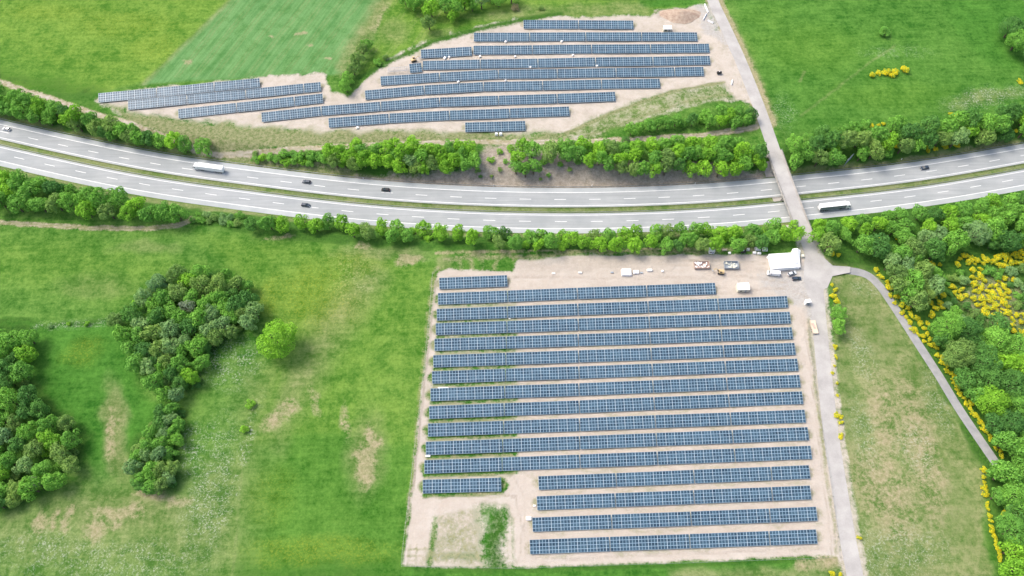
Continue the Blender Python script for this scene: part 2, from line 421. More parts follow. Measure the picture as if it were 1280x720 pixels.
# verges of the small roads
line('soil', [(880, -40), (898, 14), (918, 56), (940, 105), (957, 155)], 11, .85, 1.2)
line('cream', RD_PX[9:], 11, .75, 1.0, True); line('dry', [(1030, 430), (1040, 500), (1050, 560), (1062, 640), (1076, 720)], 3.4, .6, 1)
line('dry', [(1035, 338), (1085, 342), (1106, 364), (1146, 424), (1200, 512), (1245, 580)], 6.5, .7, 1)
TRK_N = [(-80, 82), (0, 102.5), (50, 119), (89, 132), (119, 143), (156, 152), (189, 164), (235, 180), (269, 188), (330, 188), (400, 184), (520, 179), (600, 177), (700, 177), (800, 174), (870, 170), (945, 160)]
line('soil', TRK_N, 3.6, .95, .8, True, ['deep'] + ALLG); line('cream', TRK_N, 3.0, .55, .8, True, ['weedy', 'brown']); line('weedy', TRK_N[8:], .9, .5, .4)
TRK_S = [(-80, 270), (0, 278), (60, 282), (120, 285), (180, 286), (222, 282), (240, 275)]
line('soil', TRK_S, 2.8, .85, .8, True, ['deep']); line('cream', TRK_S, 2.8, .3, .8); line('weedy', TRK_S, .9, .6, .5); blob('soil', 240, 276, 12, 5, .6)
line('soil', [(546, 338), (538, 400), (531, 480), (520, 600), (511, 660)], 5, .35, 1)
line('brown', [(545, 350), (534, 450), (527, 520), (517, 600), (508, 650)], .8, .8, .4)
line('brown', [(560, 338), (700, 346), (900, 350)], .8, .25, .6)
line('soil', [(540, 612), (600, 616), (640, 622)], 1.2, .6, .6); line('weedy', [(540, 604), (620, 612), (634, 620)], 1, .5, .5)

# ------------------------------------------------------------------ solar rows (read from the photo: ends of each row)
ROWS_S = [
 ([(548.6, 354.5), (634.5, 351)], 1), ([(547, 373.7), (895, 360.3)], 4), ([(545.6, 393.5), (985, 377)], 5), ([(544.3, 411.5), (988.5, 396.9)], 5),
 ([(542.6, 431), (991, 416.3)], 5), ([(541, 451.6), (994.4, 436)], 5), ([(539.6, 471.8), (997.8, 455.8)], 5), ([(537.6, 493.4), (1000.5, 476.3)], 5),
 ([(536, 515.6), (1003.8, 497)], 5), ([(534.5, 537.6), (1007, 520)], 5), ([(531.9, 560.6), (1010.9, 542)], 5), ([(530, 583.8), (1014.6, 565.3)], 5),
 ([(528, 608.3), (627, 605.4)], 1), ([(672.6, 603.8), (1012.6, 589.8)], 3.5), ([(670.6, 629), (1014, 615.4)], 3.5), ([(665, 655.9), (1021.6, 642)], 3.6),
 ([(661.8, 683.8), (1021.6, 670.5)], 3.6)]
ROWS_N = [
 ([(654, 30.6), (792, 31)], 2), ([(592, 46.6), (872, 45.4)], 4), ([(525.8, 67.2), (590, 64)], 1, 'x'), ([(591.5, 63), (887, 59.8)], 4),
 ([(528, 81.5), (888, 75)], 5), ([(475.4, 101.2), (587, 93.6), (880, 89)], 5.5), ([(456, 118.8), (528.5, 112.6), (603, 108.4), (825.4, 103.8)], 5),
 ([(326.5, 146.5), (420, 137), (544, 127.8), (769.5, 120.6)], 6), ([(410.5, 154), (485.5, 148), (560, 144.2), (712, 138.6)], 4),
 ([(581, 159), (657, 157)], 1), ([(122.6, 122.6), (325, 103.2)], 2.8), ([(159.5, 131.4), (401.4, 108.2)], 3.3), ([(222.3, 142), (404, 122.8)], 2.5)]
# grass along the rows' feet
for i, r in enumerate(ROWS_S):
    (x0, y0), (x1, y1) = r[0][0], r[0][-1]
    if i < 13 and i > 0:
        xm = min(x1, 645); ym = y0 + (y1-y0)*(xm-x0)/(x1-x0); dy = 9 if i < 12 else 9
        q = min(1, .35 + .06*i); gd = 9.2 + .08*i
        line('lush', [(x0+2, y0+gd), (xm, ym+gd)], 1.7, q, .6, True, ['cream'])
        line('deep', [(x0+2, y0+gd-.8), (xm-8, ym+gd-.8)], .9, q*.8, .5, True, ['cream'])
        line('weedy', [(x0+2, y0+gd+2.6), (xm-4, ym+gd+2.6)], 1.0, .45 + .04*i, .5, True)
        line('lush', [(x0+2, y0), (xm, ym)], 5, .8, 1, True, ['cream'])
    line('weedy', [(x0, y0+10), (x1, y1+10)], 2.2, .33, 1.4, False)
    line('weedy', [(x0, y0), (x1, y1)], 4.5, .5, 1)
for r in ROWS_N: line('weedy', r[0], 4.5, .4, 1)
line('lush', [(626, 600), (633, 606), (626, 614), (560, 617)], 1.8, .8, .8, True, ['cream'])
MASK['weedy'] = np.clip(MASK['weedy'], 0, 1)

def ground_material():
    t = NT('ground'); p = t.pos()
    n_big = t.ramp(t.noise(p, .03, 7, .62), .36, .64); n_mid = t.ramp(t.noise(p, .13, 7, .72), .36, .64)
    n_fine = t.ramp(t.noise(p, .55, 6, .8), .36, .64); n_grain = t.ramp(t.noise(p, 1.25, 5, .85), .34, .66)
    strk = t.ramp(t.noise(t.pos(.35, .02, -.38), 1.2, 4, .6), .35, .65)
    rows_ = t.ramp(t.noise(t.pos(.5, .012, -.40), 1.6, 3, .6), .38, .62)
    swath = t.ramp(t.noise(t.pos(.03, .5, .05), 1.0, 3, .6), .35, .65)
    var = t.math('ADD', t.math('MULTIPLY', n_mid, .34), t.math('ADD', t.math('MULTIPLY', n_fine, .34), t.math('ADD', t.math('MULTIPLY', swath, .12), t.math('MULTIPLY', n_big, .2))))
    var = t.ramp(var, .26, .74)
    def two(a, b, f): return t.mix(f, srgb(*a, K), srgb(*b, K))
    col = two((64, 126, 38), (134, 180, 84), var)
    C = {
     'yellowgreen': two((90, 146, 42), (152, 190, 82), var),
     'crop': two((94, 156, 84), (144, 194, 122), t.math('ADD', t.math('MULTIPLY', rows_, .3), t.math('ADD', t.math('MULTIPLY', n_mid, .35), t.math('MULTIPLY', strk, .35)))),
     'lush': two((52, 120, 34), (106, 168, 66), var),
     'dry': two((118, 146, 76), (184, 188, 134), var),
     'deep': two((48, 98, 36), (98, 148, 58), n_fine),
     'weedy': two((112, 138, 72), (196, 192, 150), n_fine),
     'brown': two((178, 164, 148), (222, 211, 195), n_fine),
     'soil': two((182, 172, 130), (214, 202, 164), n_fine),
     'cream': two((224, 209, 193), (250, 240, 228), t.math('ADD', t.math('MULTIPLY', n_mid, .5), t.math('MULTIPLY', n_grain, .5))),
     'gravel': two((204, 200, 194), (230, 226, 220), n_fine),
     'flowers': srgb(214, 222, 200, K), 'yflowers': srgb(192, 192, 56, K)}
    at = []
    for k in range(3):
        a = t.node('ShaderNodeAttribute', attribute_name='cover%d' % k); s_ = t.node('ShaderNodeSeparateColor'); t.link(a.outputs['Color'], s_.inputs[0])
        at += [s_.outputs[0], s_.outputs[1], s_.outputs[2], a.outputs['Alpha']]
    for name, m in zip(TYPES, at):
        if name in ('flowers', 'yflowers'):
            v = t.ramp(t.noise(p, 1.1, 3, .9), .52, .60)
            v2 = t.ramp(t.noise(p, .22, 4, .7), .40, .55)
            f = t.math('MULTIPLY', m, t.math('MULTIPLY', v, v2 if name == 'flowers' else 1.0))
            if name == 'flowers': f = t.math('MULTIPLY', f, .9)
            else: f = t.math('ADD', f, t.math('MULTIPLY', m, .25))
        elif name in ('yellowgreen', 'lush', 'crop', 'dry'):
            f = t.math('MULTIPLY', m, t.math('MULTIPLY_ADD', n_mid, .5), True); t.n[-2].inputs[2].default_value = .75
        else:   # ragged edges: threshold against noise
            e = t.math('MULTIPLY_ADD', t.math('ADD', t.math('MULTIPLY', n_fine, .5), t.math('MULTIPLY', n_mid, .5)), 1.7); t.n[-1].inputs[2].default_value = -.85
            tent_ = t.math('SUBTRACT', 1.0, t.math('ABSOLUTE', t.math('SUBTRACT', t.math('MULTIPLY', m, 2.0), 1.0)))
            f = t.ramp(t.math('ADD', m, t.math('MULTIPLY', e, tent_)), .1, .95)
        col = t.mix(f, col, C[name])
    # sparse weeds all over the bare earth
    sp = t.ramp(t.noise(p, .7, 6, .85), .6, .72); thin = t.ramp(t.noise(p, .05, 4, .6), .4, .65)
    col = t.mix(t.math('MULTIPLY', t.math('MULTIPLY', sp, thin), t.math('MULTIPLY', at[TYPES.index('cream')], .3)), col, srgb(136, 150, 96, K))
    t.link(t.mix(t.math('MULTIPLY', n_grain, .22), col, srgb(50, 66, 26, K)), t.b.inputs['Base Color'])
    t.b.inputs['Roughness'].default_value = 1; t.b.inputs['Specular IOR Level'].default_value = .1
    bp = t.node('ShaderNodeBump'); bp.inputs['Strength'].default_value = .5; bp.inputs['Distance'].default_value = .5
    t.link(n_fine, bp.inputs['Height']); t.link(bp.outputs[0], t.b.inputs['Normal'])
    return t.m

zf_ = terrain(xf, yf)
co = np.stack([xf, yf, zf_], 1).astype(np.float32)
gi = (np.arange(NY-1)[:, None]*NX + np.arange(NX-1)[None, :]).ravel()
quads = np.stack([gi, gi+1, gi+NX+1, gi+NX], 1).astype(np.int32)
gm = bpy.data.meshes.new('ground')
gm.vertices.add(len(co)); gm.vertices.foreach_set('co', co.ravel())
gm.loops.add(quads.size); gm.loops.foreach_set('vertex_index', quads.ravel())
gm.polygons.add(len(quads)); gm.polygons.foreach_set('loop_start', np.arange(0, quads.size, 4, dtype=np.int32))
gm.polygons.foreach_set('use_smooth', np.ones(len(quads), bool))
gm.update(calc_edges=True)
for k in range(3):
    a = gm.attributes.new('cover%d' % k, 'FLOAT_COLOR', 'POINT')
    a.data.foreach_set('color', np.stack([MASK[t] for t in TYPES[4*k:4*k+4]], 1).astype(np.float32).ravel())
gm.materials.append(ground_material())
go = bpy.data.objects.new('ground', gm); COL.objects.link(go); tag(go, kind='structure')

# ------------------------------------------------------------------ roads
M_lane = surface('carriageway_surface', srgb(182, 188, 189, K), srgb(200, 204, 204, K), .08, 3, amount=.3, worn=True)
M_should = surface('hard_shoulder_surface', srgb(192, 199, 200, K), srgb(209, 214, 214, K), .1, 3, amount=.3)
M_road = surface('field_road_surface', srgb(192, 189, 185, K), srgb(216, 213, 208, K), .12, 2.2, amount=.4)
M_lanepath = surface('farm_road_surface', srgb(168, 170, 172, K), srgb(190, 190, 190, K), .3, 3, amount=.4)
M_paint = plain('road_paint', (.70, .71, .70, 1), .6, var=.08)
M_conc = surface('bridge_concrete', srgb(196, 190, 182, K), srgb(222, 217, 210, K), .3, 3)
M_deckm = surface('bridge_deck_surface', srgb(214, 208, 204, K), srgb(230, 226, 222, K), .2, 2.5)
MWS = resample(_c, 3.0)
def zc(dz): return lambda x, y: MZ + dz
ribbon('carriageway', MWS, 1.75, 13.9, zc(.03), M_should)
ribbon('carriageway', MWS, -13.9, -1.75, zc(.03), M_should)
ribbon('driving_lanes', MWS, 2.6, 10.9, zc(.034), M_lane)
ribbon('driving_lanes', MWS, -10.9, -2.6, zc(.034), M_lane)
for a, b in ((2.85, 3.12), (10.85, 11.17), (-3.12, -2.85), (-11.17, -10.85)): ribbon('edge_line', MWS, a, b, zc(.04), M_paint)
MWF = resample(_c, 1.0)
for a in (6.6, -6.95): ribbon('lane_dashes', MWF, a, a+.26, zc(.04), M_paint, dash=(6, 18))
def rz_(x, y): return float(road_z(y)) + .06 if abs(mw_d(x, y)) > 26 else float(road_z(y)) + .06
RDN = RDC[RDC[:, 1] > G(980, 222, 0)[1] + 12]; RDS = RDC[RDC[:, 1] < G(1004, 290, 0)[1] + 2]
ribbon('field_road', RDC, -3.3, 3.3, lambda x, y: float(road_z(y)) + .07, M_road)
SIDE = resample(catmull([G(*p) for p in [(1042, 337.5), (1060, 338), (1082, 343), (1097, 355), (1112, 375), (1146, 427), (1174, 470), (1201, 514), (1247, 582)]], 8), 2)
ribbon('farm_road', SIDE, -2.0, 2.0, lambda x, y: float(terrain(x, y)) + .1, M_lanepath)
mb = MB(); pts = [(1005, 318), (1023, 318), (1040, 333), (1062, 334.5), (1062, 341.5), (1040, 346), (1034, 360), (1010, 372), (1004, 350)]
mb.add([(*G(*p), float(road_z(G(*p)[1])) + .062) for p in pts], [tuple(range(len(pts)))])
tag(mb.build('junction_apron', M_road), kind='structure')
for side, dz in ((1, 0), (-1, 0)):
    pass

# steel guard rails
M_steel = plain('galvanised_steel', (.27, .29, .29, 1), .5, .4)
def rail(off, label):
    C = MWS; T = np.gradient(C, axis=0); T /= np.linalg.norm(T, axis=1)[:, None]; N = np.stack([-T[:, 1], T[:, 0]], 1)
    P = C + N*off; m = MB()
    for i, p in enumerate(P):
        for dz in (.45, .78):
            m.v += [(p[0]-N[i][0]*.06, p[1]-N[i][1]*.06, MZ+dz), (p[0]+N[i][0]*.06, p[1]+N[i][1]*.06, MZ+dz)]
    for i in range(len(P)-1):
        a, b = 4*i, 4*i+4
        m.f += [(a, b, b+2, a+2), (a+1, a+3, b+3, b+1), (a+2, b+2, b+3, a+3), (a, a+1, b+1, b)]
    o = m.build('guard_rail', M_steel)
    tag(o, label, 'guard rail', 'guard rails along the motorway')
    q = MB()
    for p in P[::2]: q.box((p[0], p[1], MZ+.3), (.12, .1, .7))
    tag(q.build('post', M_steel, o), kind='stuff')
rail(1.45, 'steel guard rail on the upper edge of the grass strip between the carriageways')
rail(-1.45, 'steel guard rail on the lower edge of the grass strip between the carriageways')
rail(14.3, 'steel guard rail along the upper outer edge of the motorway')

# ------------------------------------------------------------------ bridge
ib = [i for i in range(len(RDC)) if abs(mw_d(*RDC[i])) < 27.5]
BR = RDC[ib[0]-0: ib[-1]+1]
bc = BR[len(BR)//2]
bridge = empty('road_bridge', (bc[0], bc[1], MZ), 0, 'pale concrete road bridge crossing over the motorway, with low parapets', 'bridge')
def rel(m): m.v = [(x-bc[0], y-bc[1], z-MZ) for x, y, z in m.v]; return m
def strip_solid(C, o0, o1, z0, z1):
    m = MB(); T = np.gradient(C, axis=0); T /= np.linalg.norm(T, axis=1)[:, None]; N = np.stack([-T[:, 1], T[:, 0]], 1)
    for i in range(len(C)):
        a = C[i]+N[i]*o0; b = C[i]+N[i]*o1; zr = float(road_z(C[i][1]))
        m.v += [(a[0], a[1], zr+z0), (b[0], b[1], zr+z0), (b[0], b[1], zr+z1), (a[0], a[1], zr+z1)]
    for i in range(len(C)-1):
        a, b = 4*i, 4*i+4
        for k in range(4): m.f.append((a+k, a+(k+1) % 4, b+(k+1) % 4, b+k))
    e = 4*(len(C)-1); m.f += [(3, 2, 1, 0), (e, e+1, e+2, e+3)]
    return rel(m)
strip_solid(BR, -3.75, 3.75, -1.15, .055).build('deck', M_deckm, bridge)
strip_solid(BR, 3.32, 3.5, .056, .3).build('kerb', M_conc, bridge)
strip_solid(BR, -3.5, -3.32, .056, .3).build('kerb', M_conc, bridge)
for s_ in (-1, 1):
    strip_solid(BR, min(s_*3.76, s_*3.98), max(s_*3.76, s_*3.98), -.5, .45).build('parapet', M_conc, bridge)
    rl = strip_solid(BR, min(s_*3.84, s_*3.91), max(s_*3.84, s_*3.91), 1.0, 1.1)
    for p in range(0, len(BR)):
        T = BR[min(p+1, len(BR)-1)] - BR[max(p-1, 0)]; T /= np.linalg.norm(T); n = np.array([-T[1], T[0]])
        q = BR[p] + n*s_*3.875; rl.box((q[0]-bc[0], q[1]-bc[1], float(road_z(BR[p][1]))-MZ+.72), (.07, .07, .56))
    rl.build('railing', M_steel, bridge)
ang = math.atan2(BR[-1][1]-BR[0][1], BR[-1][0]-BR[0][0])
for dtar, wid in ((0, .8), (17.0, .7), (-17.0, .7)):
    j = min(range(len(BR)), key=lambda i: abs(float(mw_d(*BR[i])) - dtar)); c = BR[j]
    a2 = math.atan(float(np.interp(c[0], MWC[:, 0], MW_SL))); m = MB()
    base = min(MZ, float(terrain(*c)))-.4
    for k in (-2.6, 0, 2.6): m.cyl((c[0]+k*math.cos(a2), c[1]+k*math.sin(a2), base), (c[0]+k*math.cos(a2), c[1]+k*math.sin(a2), -.75), wid/2, n=12)
    m.box((c[0], c[1], -.5), (7.6, 1.0, .7), a2)
    rel(m).build('pier', M_conc, bridge)
for dtar in (25.5, -25.5):
    j = min(range(len(BR)), key=lambda i: abs(float(mw_d(*BR[i])) - dtar)); c = BR[j]
    a2 = math.atan(float(np.interp(c[0], MWC[:, 0], MW_SL)))
    rel(MB().box((c[0], c[1], -1.3), (8.6, 1.6, 3.4), a2)).build('abutment', M_conc, bridge)
tag(ribbon('slope_paving', RDC[[i for i in range(len(RDC)) if 14.2 < mw_d(*RDC[i]) < 25]], -6, 5, lambda x, y: float(terrain(x, y))+.05, M_conc), kind='structure')
tag(ribbon('slope_paving', RDC[[i for i in range(len(RDC)) if -25 < mw_d(*RDC[i]) < -14.2]], -6, 5, lambda x, y: float(terrain(x, y))+.05, M_conc), kind='structure')
tag(ribbon('median_paving', RDC[[i for i in range(len(RDC)) if abs(mw_d(*RDC[i])) < 2.3]], -6.5, 6, lambda x, y: MZ+.035, M_conc), kind='structure')

# ------------------------------------------------------------------ solar rows
def panel_material():
    t = NT('solar_module'); uv = t.node('ShaderNodeUVMap'); sp = t.node('ShaderNodeSeparateXYZ'); t.link(uv.outputs[0], sp.inputs[0])
    u, v = sp.outputs[0], sp.outputs[1]
    fu = t.math('FRACT', u); fv = t.math('FRACT', v)
    du = t.math('ABSOLUTE', t.math('SUBTRACT', fu, .5)); dv = t.math('ABSOLUTE', t.math('SUBTRACT', fv, .5))
    line_ = t.math('MAXIMUM', t.math('GREATER_THAN', du, .425), t.math('GREATER_THAN', dv, .415))
    wn = t.node('ShaderNodeTexWhiteNoise', noise_dimensions='3D'); cx = t.node('ShaderNodeCombineXYZ')
    t.link(t.math('FLOOR', u), cx.inputs[0]); t.link(t.math('FLOOR', v), cx.inputs[1])
    oi = t.node('ShaderNodeObjectInfo'); t.link(t.math('MULTIPLY', oi.outputs['Random'], 50.0), cx.inputs[2]); t.link(cx.outputs[0], wn.inputs[0])
    n2 = t.ramp(t.noise(t.pos(.12, .5), .8, 3), .35, .65)
    f = t.math('ADD', t.math('MULTIPLY', wn.outputs[0], .45), t.math('MULTIPLY', n2, .55))
    cell = t.mix(f, (.020, .042, .068, 1), (.056, .108, .152, 1))
    third = t.math('GREATER_THAN', t.math('ABSOLUTE', t.math('SUBTRACT', t.math('FRACT', t.math('MULTIPLY', u, 1/3)), .5)), .465)
    frame = t.mix(third, (.21, .30, .37, 1), (.38, .46, .51, 1))
    t.link(t.mix(line_, cell, frame), t.b.inputs['Base Color'])
    t.b.inputs['Roughness'].default_value = .25; t.b.inputs['Specular IOR Level'].default_value = .22
    return t.m
M_panel = panel_material()
M_alu = plain('aluminium_frame', (.45, .47, .49, 1), .4, .5)
M_back = plain('panel_backsheet', (.10, .11, .13, 1), .6)
TILT = math.radians(16); LEN = 5.5; LOW = .75; HC = LOW + LEN/2*math.sin(TILT)

def table(parent, a, b, unfinished=False):
    """one table of modules between the plan points a and b (west to east)"""
    a = np.array(a); b = np.array(b); L = np.linalg.norm(b-a); t = (b-a)/L; n = np.array([-t[1], t[0]])
    ox, oy = parent.location[0], parent.location[1]
    ga, gb = float(terrain(*a)), float(terrain(*b))
    hd = LEN/2*math.cos(TILT); hz = LEN/2*math.sin(TILT); th = .08
    def pt(s, w, dz):    # s along, w -1 low edge .. 1 high edge
        p = a + t*s + n*hd*w; g = ga + (gb-ga)*s/L
        return (p[0]-ox, p[1]-oy, g + HC + hz*w + dz)
    cols = max(1, round(L/1.28)); rows = 4
    m = MB(); m.v = [pt(0, -1, 0), pt(L, -1, 0), pt(L, 1, 0), pt(0, 1, 0), pt(0, -1, -th), pt(L, -1, -th), pt(L, 1, -th), pt(0, 1, -th)]
    m.f = [(0, 1, 2, 3), (7, 6, 5, 4), (0, 4, 5, 1), (1, 5, 6, 2), (2, 6, 7, 3), (3, 7, 4, 0)]
    o = m.build('panel_table', M_panel, parent); me = o.data; me.materials.append(M_alu); me.materials.append(M_back)
    uvl = me.uv_layers.new(name='UVMap'); us = [(0, 0), (cols, 0), (cols, rows), (0, rows)]
    for k in range(4): uvl.data[k].uv = us[k]
    for k in range(4, 24): uvl.data[k].uv = (.05, .05)
    for p in me.polygons: p.material_index = 0 if p.index == 0 else (2 if p.index == 1 else 1)
    s_ = MB(); k = 0
    npost = max(2, round(L/3.4))
    for i in range(npost):
        s = (i+.5)*L/npost
        for w in (-.55, .6):
            q = a + t*s + n*hd*w; g = float(terrain(*q)); top = g + HC + hz*w - th
            s_.box((q[0]-ox, q[1]-oy, (top+g-.3)/2), (.14, .14, top-g+.3), math.atan2(t[1], t[0]))
        p0 = np.array(pt(s, -.97, -th-.1)); p1 = np.array(pt(s, .97, -th-.1)); s_.cyl(p0, p1, .07, n=4)
    for w in (-.6, .6):
        s_.cyl(pt(.05, w, -th-.05), pt(L-.05, w, -th-.05), .05, n=4)
    s_.build('support_frame', M_alu, o)
    return o

def frames_only(parent, a, b):
    a = np.array(a); b = np.array(b); L = np.linalg.norm(b-a); t = (b-a)/L; n = np.array([-t[1], t[0]]); ox, oy = parent.location[0], parent.location[1]
    s_ = MB(); hd = LEN/2*math.cos(TILT)*.7; hz = LEN/2*math.sin(TILT)*.7
    for i in range(int(L/1.1)+1):
        s = min(L, i*1.1)
        p0 = a + t*s - n*hd; p1 = a + t*s + n*hd
        s_.box(((p0[0]+p1[0])/2-ox, (p0[1]+p1[1])/2-oy, HC), (.18, 2*hd, .1), math.atan2(t[1], t[0]))
        if i % 3 == 0:
            for p in (p0, p1): s_.box((p[0]-ox, p[1]-oy, HC/2), (.14, .14, HC))
    for w in (-.7, .7):
        q0 = a + n*hd*w; q1 = b + n*hd*w; s_.cyl((q0[0]-ox, q0[1]-oy, HC+.08), (q1[0]-ox, q1[1]-oy, HC+.08), .07, n=4)
    s_.build('bare_frame', M_alu, parent)

def solar_row(pts, k, label, group):
    W = [np.array(G(x, y, HC)) for x, y in pts]
    seg = [np.linalg.norm(W[i+1]-W[i]) for i in range(len(W)-1)]; tot = sum(seg); cum = np.concatenate([[0], np.cumsum(seg)])
    def at(s):
        s = min(max(s, 0), tot); return np.array([np.interp(s, cum, [w[j] for w in W]) for j in range(2)])
    mid = at(tot/2)
    r = empty('solar_panel_row', (mid[0], mid[1], 0), 0, label, 'solar panel row', group)
    full = int(k); frac = k - full; u = tot/k
    cuts = [i*u for i in range(full+1)] + ([tot] if frac > .05 else [])
    for a, b in zip(cuts[:-1], cuts[1:]): table(r, at(a+.18), at(b-.18))
    return r
ordn = ['zeroth', 'first', 'second', 'third', 'fourth', 'fifth', 'sixth', 'seventh', 'eighth', 'ninth', 'tenth', 'eleventh', 'twelfth', 'thirteenth', 'fourteenth', 'fifteenth',
        'sixteenth', 'seventeenth', 'eighteenth', 'nineteenth', 'twentieth']
tens = {2: 'twenty', 3: 'thirty', 4: 'forty', 5: 'fifty', 6: 'sixty', 7: 'seventy', 8: 'eighty', 9: 'ninety'}
tord = {3: 'thirtieth', 4: 'fortieth', 5: 'fiftieth', 6: 'sixtieth', 7: 'seventieth', 8: 'eightieth', 9: 'ninetieth'}
def ordinal(n):
    if n <= 20: return ordn[n]
    return tens[n//10] + '-' + ordn[n % 10] if n % 10 else tord[n//10]
GS = 'rows of blue solar panels in the lower field'; GN = 'rows of blue solar panels in the upper field'
long_i = 0
for i, (pts, k) in enumerate(ROWS_S):
    if i == 0: lb = 'short blue solar panel row at the top left corner of the lower solar field'
    elif i == 1: lb = 'blue solar panel row ending beside the cream container, second from top in lower field'
    elif i == 12: lb = 'short blue solar panel row above the grassy corner at the lower field\'s bottom left'
    elif i < 12: long_i += 1; lb = 'full width blue solar panel row, %s such row from the top of the lower field' % ordinal(long_i)
    elif i < 16: lb = 'shortened blue solar panel row right of the turning area, %s of four from its top' % ordinal(i-12)
    else: lb = 'bottommost blue solar panel row of the lower field, nearest the grass strip'
    solar_row(pts, k, lb, GS)
nl = ['short topmost solar panel row of the upper field, below the pale grass', 'solar panel row second from the top of the upper field, beside the small site container',
      'short narrow solar panel piece stepping down left of the upper field\'s third row', 'long solar panel row third from the top of the upper field', 'solar panel row with unfinished bare frames at its left end in the upper field',
      'solar panel row just below the row with bare unfinished frames', 'solar panel row with a bend, ending right above the diagonal track', 'longest bent solar panel row of the upper field, reaching far left',
      'bent solar panel row just above the shortest lower row of the upper field', 'shortest solar panel row at the bottom of the upper field, near the motorway hedge',
      'upper one of three slanting solar panel rows beside the crop field', 'middle one of three slanting solar panel rows beside the crop field', 'lower one of three slanting solar panel rows at upper left']
for (r, lb) in zip(ROWS_N, nl):
    o = solar_row(r[0], r[1], lb, GN)
    if 'unfinished' in lb and 'with unfinished' in lb:
        table(o, G(512, 85.5, HC), G(527, 84, HC)); frames_only(o, G(485, 87.5, HC), G(511, 85.6, HC))

# ------------------------------------------------------------------ plants
def leaf_mat(name, c, tr=.25, var=.45):
    t = NT(name); oi = t.node('ShaderNodeObjectInfo'); p = t.pos()
    n = t.ramp(t.noise(p, .8, 5, .8), .32, .68)
    f = t.math('ADD', t.math('MULTIPLY', n, .6), t.math('MULTIPLY', oi.outputs['Random'], .4))
    a = (c[0]*(1-var), c[1]*(1-var*.8), c[2]*(1-var*.4), 1); b = (c[0]*(1+var), c[1]*(1+var*.6), c[2]*(1+var*.3), 1)
    col = t.mix(f, a, b)
    t.link(col, t.b.inputs['Base Color']); t.b.inputs['Roughness'].default_value = .75; t.b.inputs['Specular IOR Level'].default_value = .2
    tl = t.node('ShaderNodeBsdfTranslucent'); t.link(col, tl.inputs[0]); ms = t.node('ShaderNodeMixShader'); ms.inputs[0].default_value = tr
    t.link(t.b.outputs[0], ms.inputs[1]); t.link(tl.outputs[0], ms.inputs[2]); t.link(ms.outputs[0], t.n['Material Output'].inputs[0])
    return t.m
LM = {'bright': leaf_mat('leaf_bright', (.225, .50, .040), .2), 'mid': leaf_mat('leaf_mid', (.175, .425, .060), .2), 'dark': leaf_mat('leaf_dark', (.105, .28, .055)),
      'olive': leaf_mat('leaf_olive', (.22, .39, .09), .3), 'grey': leaf_mat('twig_grey', (.28, .36, .22), .1), 'pale': leaf_mat('leaf_pale', (.23, .42, .14)),
      'yellow': leaf_mat('gorse_flower', (.78, .64, .012), .2, .12), 'brown': leaf_mat('leaf_brown', (.26, .25, .13), .15)}
M_bark = plain('bark', (.10, .075, .05, 1), .9)

def crown_mesh(name, seed, nl, size, nlump, flat=.9, bushy=False):
    r = np.random.default_rng(seed)
    L = []
    for k in range(nlump):
        th = r.uniform(0, 2*PI); th += .9*math.sin(th + seed); u = r.uniform(-.45 if not bushy else -.2, 1)
        q = math.sqrt(1-u*u); rad = r.uniform(.48, .78); lr = r.uniform(.17, .36)*(1.15 if bushy else 1)
        L.append((q*math.cos(th)*rad, q*math.sin(th)*rad, u*rad*flat, lr))
    L.append((0, 0, .05, .56)); L = np.array(L)
    w = L[:, 3]**2; w /= w.sum()
    idx = r.choice(len(L), nl, p=w)
    d = r.normal(size=(nl, 3)); d[:, 2] += .25; d /= np.linalg.norm(d, axis=1)[:, None]
    rr = r.uniform(.72, 1.06, nl)**.7
    c = L[idx, :3] + d*(L[idx, 3]*rr)[:, None]
    keep = np.ones(nl, bool)
    for k in range(len(L)):
        keep &= ~((np.linalg.norm(c - L[k, :3], axis=1) < L[k, 3]*.68) & (idx != k))
    c = c[keep]; d = d[keep]; n = len(c)
    nn = d*1.0 + r.normal(size=(n, 3))*.5; nn /= np.linalg.norm(nn, axis=1)[:, None]
    a = np.cross(nn, r.normal(size=(n, 3))); a /= np.linalg.norm(a, axis=1)[:, None]; b = np.cross(nn, a)
    s = size*r.uniform(.6, 1.35, n)[:, None]
    v = np.stack([c+a*s, c+b*s*.75, c-a*s, c-b*s*.75], 1).reshape(-1, 3)
    me = bpy.data.meshes.new(name)
    me.from_pydata(v.tolist(), [], np.arange(4*n).reshape(-1, 4).tolist()); me.update(); me.materials.append(LM['mid']); me.materials.append(LM['mid'])
    if bushy == 'gorse': me.polygons.foreach_set('material_index', (r.random(n) < .36).astype(np.int32))
    return me
CROWNS = [crown_mesh('crown', 100+i, 4000, .056, 30 + i % 9, .95) for i in range(7)]
BIGC = [crown_mesh('crown', 200+i, 17000, .034, 75, .85) for i in range(3)]
BUSHC = [crown_mesh('foliage', 300+i, 1900, .068, 17, .8, True) for i in range(5)]
GORSE = [crown_mesh('flowers', 500+i, 1100, .085, 9, .7, 'gorse') for i in range(4)]
THIN = [crown_mesh('crown', 400+i, 1500, .045, 14, .9) for i in range(2)]
def trunk_mesh():
    m = MB(); m.cyl((0, 0, -1.35), (.02, .01, -.45), .085, .06, 8)
    for k in range(6):
        t = k*1.05; m.cyl((.02, .01, -.5), (.45*math.cos(t), .45*math.sin(t), .15+.1*(k % 3)), .04, .012, 6)
    me = bpy.data.meshes.new('trunk'); me.from_pydata(m.v, [], m.f); me.update(); me.materials.append(M_bark); return me
